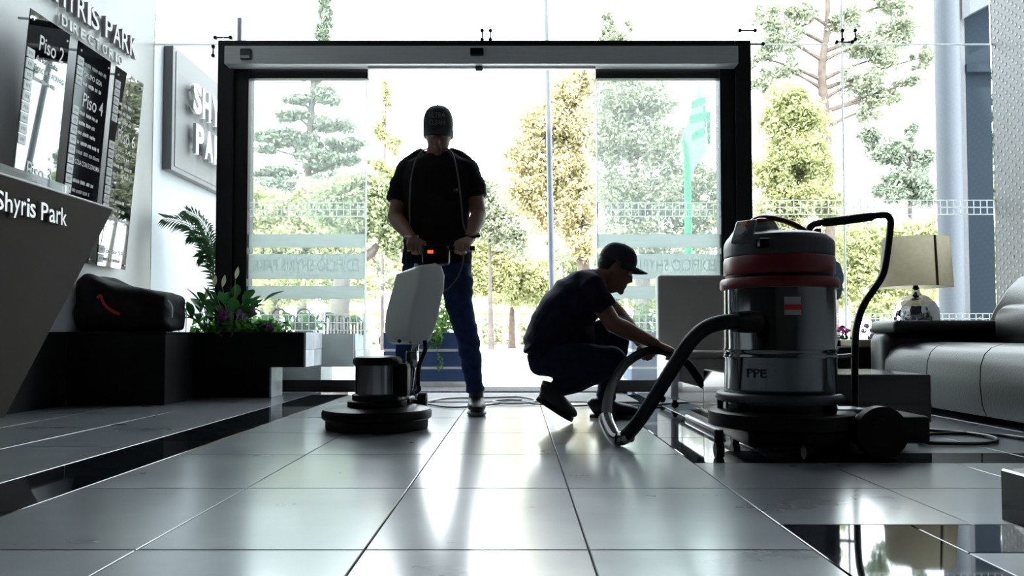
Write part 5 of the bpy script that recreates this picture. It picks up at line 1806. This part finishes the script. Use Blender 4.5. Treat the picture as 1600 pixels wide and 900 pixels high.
c = P(694, 497, 6.85)
shrub('trailing_shrub', 'bushy green shrub trailing over the blue planter behind the white tank', (c.x, 6.85, 0.60), (0.13, 0.14, 0.17), 330, 0.026, leaf_mat('mid_leaf', (0.07, 0.20, 0.03), (0.20, 0.38, 0.08), 0.35), 3,
      (((XA(681, 6.58), 6.575, 0.44), (0.06, 0.03, 0.14), 120), ((XA(688, 6.58), 6.57, 0.22), (0.03, 0.015, 0.10), 22)))
c = P(1020, 500, 6.85)
shrub('box_shrub', 'loose green shrub in the blue planter behind the right glass leaf', (c.x, 6.85, 0.60), (0.24, 0.16, 0.16), 380, 0.026, leaf_mat('mid_leaf', (0.07, 0.20, 0.03), (0.20, 0.38, 0.08), 0.35), 4)

# ---------------------------------------------------------------- trees
m_bark = mat('grey_bark', (0.085, 0.075, 0.068), 0.9, var=0.3, scale=8, bump=0.4, bscale=30)
m_bark2 = mat('brown_bark', (0.085, 0.065, 0.052), 0.9, var=0.3, scale=8)
LM = {  # leaf colours paled to carry glare and haze
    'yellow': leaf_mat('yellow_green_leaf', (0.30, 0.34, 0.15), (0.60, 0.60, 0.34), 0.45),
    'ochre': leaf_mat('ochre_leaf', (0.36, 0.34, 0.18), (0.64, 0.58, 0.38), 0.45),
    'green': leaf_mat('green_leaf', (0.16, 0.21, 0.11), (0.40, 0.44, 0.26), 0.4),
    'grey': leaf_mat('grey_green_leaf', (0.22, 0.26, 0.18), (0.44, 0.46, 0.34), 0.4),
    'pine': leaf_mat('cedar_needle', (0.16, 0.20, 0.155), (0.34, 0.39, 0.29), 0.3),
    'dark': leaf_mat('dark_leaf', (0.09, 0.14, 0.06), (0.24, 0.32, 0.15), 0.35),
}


def tree(name, label, base, trunk, clusters, n, size, key, seed, tr=0.12, bark=None, shell=0.5, branches=True, flat=0.3):
    """trunk: list of points; clusters: [(x,y,z,rx,ry,rz)] leaf masses"""
    root = thing(name, label, 'tree', base, 'trees outside the glass front')
    n, size = int(n * 4.6), size * 0.57
    rng = np.random.default_rng(seed)
    tp__ = smoothpath(trunk, 5)
    t = MB()
    m_ = len(tp__)
    t.tube(tp__, [tr * (1 - 0.75 * i / (m_ - 1)) for i in range(m_)], 10)
    t.build('trunk', bark or m_bark, root, smooth=True)
    if branches:
        bb = MB()
        for (x, y, z, rx, ry, rz) in clusters:
            z_ = z - 0.3 * abs(x - trunk[-1][0])
            att = min(tp__, key=lambda q: abs(q.z - (z_ - rz * 0.3)))
            mid = (Vector(att) + Vector((x, y, z))) / 2 + Vector((0, 0, 0.12 * rz))
            bb.tube(smoothpath([att, mid, (x, y, z)], 4), [tr * 0.35, tr * 0.3, tr * 0.26, tr * 0.22, tr * 0.18, tr * 0.16, tr * 0.13, tr * 0.1, tr * 0.08], 6)
        o = bb.build('branches', bark or m_bark, root, smooth=True)
        o['kind'] = 'stuff'
    b = MB()
    vol = [rx * rz for (_, _, _, rx, ry, rz) in clusters]
    tot = sum(vol)
    for (x, y, z, rx, ry, rz), v in zip(clusters, vol):
        k = int(n * v / tot)
        sub = max(4, k // 60)
        for i in range(sub):
            d = rng.normal(size=3)
            d /= np.linalg.norm(d)
            q = np.array([x, y, z]) + d * (rng.random() ** 0.5) * np.array([rx, ry, rz]) * 1.0
            s = 0.42 * (0.5 + 0.9 * rng.random())
            leaf_cloud(b, q, (rx * s, ry * s, rz * s), max(4, k // sub), size, rng, flat=flat, shell=shell)
    raw(b, 'foliage', LM[key], root)
    return root


def cl(px, py, Y, rpx, rpy, ry=None):
    p = P(px, py, Y)
    s = Y / 1200.0
    return (p.x, p.y, p.z, rpx * s, (ry if ry else rpx * s * 0.8), rpy * s)


def gp(px, Y):
    return Vector((XA(px, Y), Y, -0.05))


# cedar at the left
Y = 22
tree('cedar_tree', 'tall grey-green cedar with layered branches behind the left glass leaf', gp(480, Y),
     [gp(472, Y), P(474, 380, Y), P(482, 250, Y), P(490, 130, Y), P(505, 40, Y), P(510, -30, Y)],
     [cl(440, 215, Y, 42, 10), cl(425, 270, Y, 35, 10), cl(460, 180, Y, 30, 9), cl(520, 195, Y, 34, 10), cl(538, 225, Y, 30, 10), cl(500, 250, Y, 34, 14), cl(470, 155, Y, 26, 8),
      cl(510, 150, Y, 26, 12), cl(450, 292, Y, 50, 12), cl(515, 285, Y, 42, 14), cl(545, 250, Y, 18, 9), cl(485, 120, Y, 18, 10), cl(480, 225, Y, 22, 18),
      cl(505, 50, Y, 13, 16), cl(508, 12, Y, 11, 18), cl(512, -25, Y, 9, 18), cl(420, 232, Y, 24, 7)], 7600, 0.13, 'pine', 1, 0.16, flat=0.6)
Y = 26
tree('slender_tree', 'slender sparse tree rising just left of the standing man', gp(600, Y), [gp(598, Y), P(598, 400, Y), P(601, 250, Y), P(604, 130, Y)],
     [cl(602, 150, Y, 8, 26), cl(596, 200, Y, 14, 18), cl(612, 225, Y, 16, 16), cl(590, 260, Y, 16, 16), cl(610, 275, Y, 20, 18)], 950, 0.14, 'yellow', 2, 0.07)
Y = 13.5
tree('broadleaf_tree', 'broad-leaved tree with a crooked trunk left of the standing man', gp(560, Y), [gp(528, Y), P(532, 470, Y), P(540, 420, Y), P(580, 395, Y), P(600, 370, Y)],
     [cl(600, 330, Y, 40, 42), cl(560, 345, Y, 45, 35), cl(615, 380, Y, 28, 30), cl(640, 350, Y, 30, 40), cl(520, 320, Y, 40, 32), cl(575, 295, Y, 40, 28)], 4200, 0.085, 'green', 3, 0.20, m_bark)
Y = 18
tree('light_shrub_tree', 'pale yellow-green round tree low behind the left glass leaf', gp(430, Y), [gp(430, Y), P(432, 420, Y), P(436, 340, Y)],
     [cl(410, 320, Y, 40, 30), cl(450, 335, Y, 45, 30), cl(495, 310, Y, 45, 32), cl(540, 300, Y, 40, 30), cl(400, 370, Y, 40, 36), cl(460, 380, Y, 50, 36), cl(530, 390, Y, 50, 40), cl(450, 440, Y, 70, 30), cl(540, 450, Y, 60, 25)],
     6500, 0.11, 'yellow', 4, 0.13)
Y = 20
tree('sunlit_tree', 'large sunlit golden-green tree right of the tall grey pole', gp(905, Y), [gp(915, Y), P(912, 420, Y), P(900, 330, Y), P(885, 240, Y), P(890, 150, Y)],
     [cl(890, 150, Y, 40, 36), cl(850, 190, Y, 46, 40), cl(905, 210, Y, 46, 40), cl(830, 250, Y, 42, 36), cl(880, 270, Y, 48, 40), cl(820, 300, Y, 38, 32), cl(905, 310, Y, 40, 40), cl(860, 330, Y, 45, 36), cl(910, 370, Y, 36, 34), cl(915, 130, Y, 26, 24)],
     7600, 0.115, 'ochre', 5, 0.2, m_bark2)
Y = 30
tree('round_tree', 'rounded bright yellow-green tree low in the middle of the doorway', gp(805, Y), [gp(800, Y), P(800, 490, Y), P(803, 450, Y)],
     [cl(790, 425, Y, 46, 34), cl(830, 430, Y, 40, 34), cl(760, 440, Y, 30, 28), cl(850, 450, Y, 34, 28), cl(805, 460, Y, 50, 22), cl(740, 410, Y, 32, 36), cl(775, 375, Y, 34, 34)], 5200, 0.15, 'yellow', 6, 0.16, m_bark2)
Y = 27
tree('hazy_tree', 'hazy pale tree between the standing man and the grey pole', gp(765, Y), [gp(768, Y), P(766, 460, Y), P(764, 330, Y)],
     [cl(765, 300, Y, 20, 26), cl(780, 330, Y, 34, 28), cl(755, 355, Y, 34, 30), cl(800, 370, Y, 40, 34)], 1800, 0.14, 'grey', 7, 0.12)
Y = 16
tree('leaf_screen_tree', 'large grey-green tree filling the right glass leaf behind the street sign', gp(1010, Y), [gp(1000, Y), P(1005, 430, Y), P(1015, 380, Y), P(1000, 320, Y), P(985, 220, Y), P(990, 150, Y)],
     [cl(965, 150, Y, 42, 36), cl(1015, 160, Y, 44, 38), cl(960, 220, Y, 42, 42), cl(1020, 230, Y, 48, 44), cl(975, 300, Y, 50, 42), cl(1040, 310, Y, 52, 40), cl(1085, 285, Y, 42, 34), cl(1090, 345, Y, 44, 34), cl(990, 365, Y, 60, 30), cl(1060, 380, Y, 60, 26), cl(960, 50, Y, 26, 30), cl(945, 105, Y, 26, 22), cl(1115, 330, Y, 26, 30)],
     8800, 0.088, 'grey', 8, 0.18)
Y = 14
tree('dense_tree', 'dense sunlit yellow-green tree right of the black door post', gp(1245, Y), [gp(1240, Y), P(1240, 420, Y), P(1238, 300, Y), P(1240, 200, Y)],
     [cl(1235, 160, Y, 36, 30), cl(1265, 190, Y, 32, 34), cl(1210, 195, Y, 30, 32), cl(1240, 240, Y, 50, 36), cl(1205, 270, Y, 34, 36), cl(1275, 265, Y, 34, 34), cl(1245, 310, Y, 52, 30), cl(1200, 335, Y, 34, 30), cl(1295, 320, Y, 24, 24), cl(1230, 370, Y, 50, 30)],
     8200, 0.068, 'yellow', 9, 0.15)
Y = 17
tree('eucalyptus_tree', 'tall eucalyptus with bare reddish trunk and thin foliage upper right', gp(1300, Y), [gp(1300, Y), P(1296, 400, Y), P(1290, 200, Y), P(1284, 110, Y), P(1293, 40, Y), P(1292, -40, Y)],
     [cl(1215, 60, Y, 34, 30), cl(1195, 130, Y, 22, 30), cl(1340, 130, Y, 36, 26), cl(1375, 90, Y, 36, 28), cl(1360, 170, Y, 26, 24), cl(1405, 45, Y, 42, 30), cl(1440, 90, Y, 20, 20), cl(1325, 30, Y, 30, 24), cl(1250, 20, Y, 36, 24), cl(1395, 5, Y, 40, 20), cl(1420, 130, Y, 22, 14), cl(1230, 110, Y, 24, 18), cl(1200, 30, Y, 26, 26), cl(1350, 70, Y, 30, 20), cl(1390, 150, Y, 26, 18), cl(1190, 90, Y, 18, 24)],
     4800, 0.085, 'grey', 10, 0.17, m_bark2, shell=0.6)
Y = 24
tree('grey_conifer', 'soft grey-green conifer left of the outdoor column', gp(1420, Y), [gp(1420, Y), P(1421, 400, Y), P(1425, 190, Y)],
     [cl(1425, 205, Y, 10, 18), cl(1410, 240, Y, 24, 16), cl(1440, 250, Y, 20, 16), cl(1385, 235, Y, 22, 22), cl(1360, 215, Y, 18, 18), cl(1415, 280, Y, 38, 18), cl(1440, 305, Y, 30, 18), cl(1390, 300, Y, 32, 16)], 3400, 0.12, 'pine', 11, 0.13)
Y = 19
tree('low_tree', 'low spreading yellowish tree behind the lamp and push handle', gp(1370, Y), [gp(1365, Y), P(1368, 470, Y), P(1362, 420, Y), P(1350, 380, Y)],
     [cl(1330, 380, Y, 40, 28), cl(1385, 375, Y, 45, 28), cl(1440, 365, Y, 40, 26), cl(1350, 425, Y, 46, 28), cl(1410, 440, Y, 46, 28), cl(1310, 450, Y, 36, 30), cl(1450, 420, Y, 30, 30), cl(1380, 480, Y, 60, 20)], 5200, 0.10, 'yellow', 12, 0.12)

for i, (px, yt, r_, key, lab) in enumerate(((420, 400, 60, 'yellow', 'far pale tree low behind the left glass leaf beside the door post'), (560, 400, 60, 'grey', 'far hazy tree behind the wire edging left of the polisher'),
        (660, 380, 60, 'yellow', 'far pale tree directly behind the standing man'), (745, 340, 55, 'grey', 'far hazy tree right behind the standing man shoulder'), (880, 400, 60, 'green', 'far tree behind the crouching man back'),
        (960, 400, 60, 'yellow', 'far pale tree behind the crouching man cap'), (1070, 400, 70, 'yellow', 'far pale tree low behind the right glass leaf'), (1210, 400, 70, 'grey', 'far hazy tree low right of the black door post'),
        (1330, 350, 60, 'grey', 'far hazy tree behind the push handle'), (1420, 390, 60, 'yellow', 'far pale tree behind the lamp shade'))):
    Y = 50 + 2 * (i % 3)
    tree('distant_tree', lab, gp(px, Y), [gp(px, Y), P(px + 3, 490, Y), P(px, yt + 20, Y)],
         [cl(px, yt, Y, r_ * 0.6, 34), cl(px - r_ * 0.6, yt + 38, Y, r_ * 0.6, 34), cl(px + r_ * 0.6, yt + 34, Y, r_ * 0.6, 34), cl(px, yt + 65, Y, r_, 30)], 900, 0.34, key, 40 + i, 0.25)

# ---------------------------------------------------------------- poles, sign, fence, house, car
tag(MB().tube([gp(866, 9), P(862, 440, 9), P(858, 220, 9), P(853, 0, 9), P(850, -120, 9)], [0.040, 0.036, 0.034, 0.026, 0.022], 16).build('grey_pole', mat('galvanised_pole', (0.13, 0.15, 0.18), 0.5, 0.1), smooth=True),
    'tall slim grey metal pole standing outside the open doorway', 'pole')
m_teal = mat('teal_green_paint', (0.010, 0.16, 0.085), 0.6, var=0.08)
m_palegreen = mat('pale_green_print', (0.12, 0.20, 0.155), 0.6, var=0.05)
ss = thing('street_sign', 'green street sign on a green pole behind the right glass leaf', 'street sign', gp(1076, 10))
MB().tube([gp(1077, 10), P(1076, 400, 10), P(1074, 268, 10), P(1069, 200, 10)], [0.055, 0.052, 0.045, 0.03], 14).build('sign_pole', m_teal, ss, smooth=True)
# board seen at a slant: outline in its own plane, turned away from the viewer
ori = P(1078, 272, 10)
u_ = Vector((0.80, 0.60, 0)).normalized()
pl = []
for (px, py) in ((1078, 272), (1104, 237), (1100, 180), (1094, 132), (1070, 205)):
    # plane through ori spanned by u_ and z
    d = P(px, py, 1.0) - Vector((0, 0, CAM_H))
    nrm_ = u_.cross(Vector((0, 0, 1)))
    t = (ori - Vector((0, 0, CAM_H))).dot(nrm_) / d.dot(nrm_)
    q = Vector((0, 0, CAM_H)) + d * t
    pl.append(((q - ori).dot(u_), q.z - ori.z))
Ms = frame(ori, u_, (0, 0, 1))
b = MB()
n_ = len(pl)
vs_ = [Ms @ Vector((a, c, 0)) for a, c in pl] + [Ms @ Vector((a, c, -0.03)) for a, c in pl]
b.add(vs_, [tuple(range(n_)), tuple(range(n_, 2 * n_))[::-1]] + [(i, n_ + i, n_ + (i + 1) % n_, (i + 1) % n_) for i in range(n_)])
brd = b.build('sign_board', m_palegreen, ss)
cx_ = sum(a for a, c in pl) / n_
cz_ = sum(c for a, c in pl) / n_
for k, (da, dc, w_, h_) in enumerate(((-0.12, 0.28, 0.30, 0.10), (-0.14, 0.08, 0.34, 0.10), (-0.10, -0.14, 0.26, 0.10))):
    q = MB()
    x0, z0 = cx_ + da, cz_ + dc
    q.add([Ms @ Vector((x0, z0, 0.004)), Ms @ Vector((x0 + w_, z0 + 0.12, 0.004)), Ms @ Vector((x0 + w_, z0 + h_ + 0.12, 0.004)), Ms @ Vector((x0, z0 + h_, 0.004))], [(0, 1, 2, 3)])
    q.build('green_stripe', m_teal, brd)
for px, py, y2 in ((1100, 165, 200), (1107, 175, 225)):
    MB().tube([P(px, py, 10.4), P(px + 0.5, y2, 10.4)], 0.025, 8).build('sign_bracket', m_teal, ss, smooth=True)

fe = thing('park_fence', 'pale post and wire fence across the lawn beyond the doorway', 'fence', gp(790, 38))
for px in range(560, 1140, 19):
    x = XA(px, 38)
    MB().box(x - 0.09, x + 0.09, 37.95, 38.05, -0.05, 1.75 if (px // 19) % 3 else 2.3).build('fence_post', mat('pale_post', (0.6, 0.6, 0.58), 0.7), fe)
for z in (0.5, 1.1, 1.6):
    MB().box(XA(560, 38), XA(1140, 38), 37.98, 38.02, z, z + 0.05).build('fence_rail', mat('pale_post', (0.6, 0.6, 0.58), 0.7), fe)
hg = thing('hedge', 'long low grey-green hedge behind the pale fence', 'hedge', gp(800, 40))
b = MB()
rng = np.random.default_rng(8)
for i in range(26):
    leaf_cloud(b, (XA(560 + i * 23, 40), 40, 0.75), (0.6, 0.6, 0.8), 85, 0.22, rng)
raw(b, 'foliage', LM['grey'], hg)

m_ochre = mat('ochre_plaster', (0.62, 0.40, 0.24), 0.8)
m_roof = mat('pale_roof_tile', (0.70, 0.56, 0.46), 0.8, var=0.1)
ho = thing('low_house', 'long low ochre house with pale tiled roof far beyond the fence', 'house', gp(700, 46))
hx0, hx1 = XA(540, 46), XA(845, 46)
MB().box(hx0, hx1, 46, 52, -0.05, 2.0).build('house_wall', m_ochre, ho)
MB().prism([(45.4, 1.95), (52.6, 1.95), (49, 3.3)], 'x', hx0 - 0.4, hx1 + 0.4).build('roof', m_roof, ho)
for i in range(8):
    x = hx0 + 0.7 + i * (hx1 - hx0) / 8
    w_ = MB().box(x, x + 0.8, 45.95, 46.0, 0.7, 1.6).build('window_frame', m_white, ho)
    MB().box(x + 0.08, x + 0.72, 45.93, 45.96, 0.78, 1.52).build('window_pane', mat('house_pane', (0.12, 0.2, 0.18), 0.1), w_)

# parked white car
car = thing('parked_car', 'white parked car on the street behind the floor polisher', 'car', gp(640, 33))
sx_ = XA(574, 32.5)
cp_ = [(0.0, 0.28), (0.02, 0.62), (0.25, 0.74), (0.95, 0.86), (1.65, 1.34), (2.6, 1.40), (3.4, 1.30), (3.85, 0.92), (4.1, 0.85), (4.15, 0.35), (3.7, 0.25), (0.4, 0.25)]
MB().prism([(sx_ + a, z - 0.06) for a, z in cp_], 'y', 32.5, 34.1).build('car_body', mat('white_car_paint', (0.8, 0.8, 0.8), 0.25, coat=0.6), car)
m_cg = mat('car_glass', (0.03, 0.04, 0.045), 0.05)
MB().prism([(sx_ + a, z - 0.06) for a, z in ((1.12, 0.90), (1.70, 1.27), (2.30, 1.32), (2.30, 0.90))], 'y', 32.49, 32.5).build('side_window', m_cg, car)
MB().prism([(sx_ + a, z - 0.06) for a, z in ((2.38, 0.90), (2.38, 1.32), (3.20, 1.25), (3.55, 0.92))], 'y', 32.49, 32.5).build('side_window', m_cg, car)
for a in (0.8, 3.35):
    for yy_ in (32.48, 33.95):
        wh = MB().tube([(sx_ + a, yy_, 0.25), (sx_ + a, yy_ + 0.18, 0.25)], 0.31, 24).build('wheel', m_rubber, car, smooth=True)
        MB().tube([(sx_ + a, yy_ - 0.01, 0.25), (sx_ + a, yy_ + 0.19, 0.25)], 0.18, 16).build('wheel_rim', m_silver, wh, smooth=True)

# column and wall of the building's wing at the right
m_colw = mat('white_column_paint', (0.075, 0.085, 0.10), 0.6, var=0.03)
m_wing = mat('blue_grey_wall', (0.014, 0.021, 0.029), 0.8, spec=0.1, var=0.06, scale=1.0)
xc = XA(1486, 8.2)
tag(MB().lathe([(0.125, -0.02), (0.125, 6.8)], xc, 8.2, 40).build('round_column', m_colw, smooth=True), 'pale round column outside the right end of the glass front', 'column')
wg = thing('wing_wall', 'blue-grey outside wall of the building wing behind the round column', 'building', (5.6, 8.6, 0))
xw = XA(1500, 8.6)
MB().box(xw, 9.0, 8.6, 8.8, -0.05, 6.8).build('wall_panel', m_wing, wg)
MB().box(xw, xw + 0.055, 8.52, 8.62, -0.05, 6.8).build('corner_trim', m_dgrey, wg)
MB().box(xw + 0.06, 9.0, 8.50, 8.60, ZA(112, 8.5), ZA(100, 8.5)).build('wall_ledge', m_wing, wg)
MB().prism([(xw + 0.02, ZA(25, 8.4)), (xw + 0.9, ZA(-40, 8.4)), (xw + 0.02, ZA(-40, 8.4))], 'y', 8.35, 8.5).build('stair_soffit', m_colw, wg)
sb = shrub('corner_shrub', 'small dark shrub at the foot of the blue-grey wall', (XA(1532, 8.2), 8.2, 0.34), (0.15, 0.12, 0.32), 260, 0.035, LM['dark'], 12)
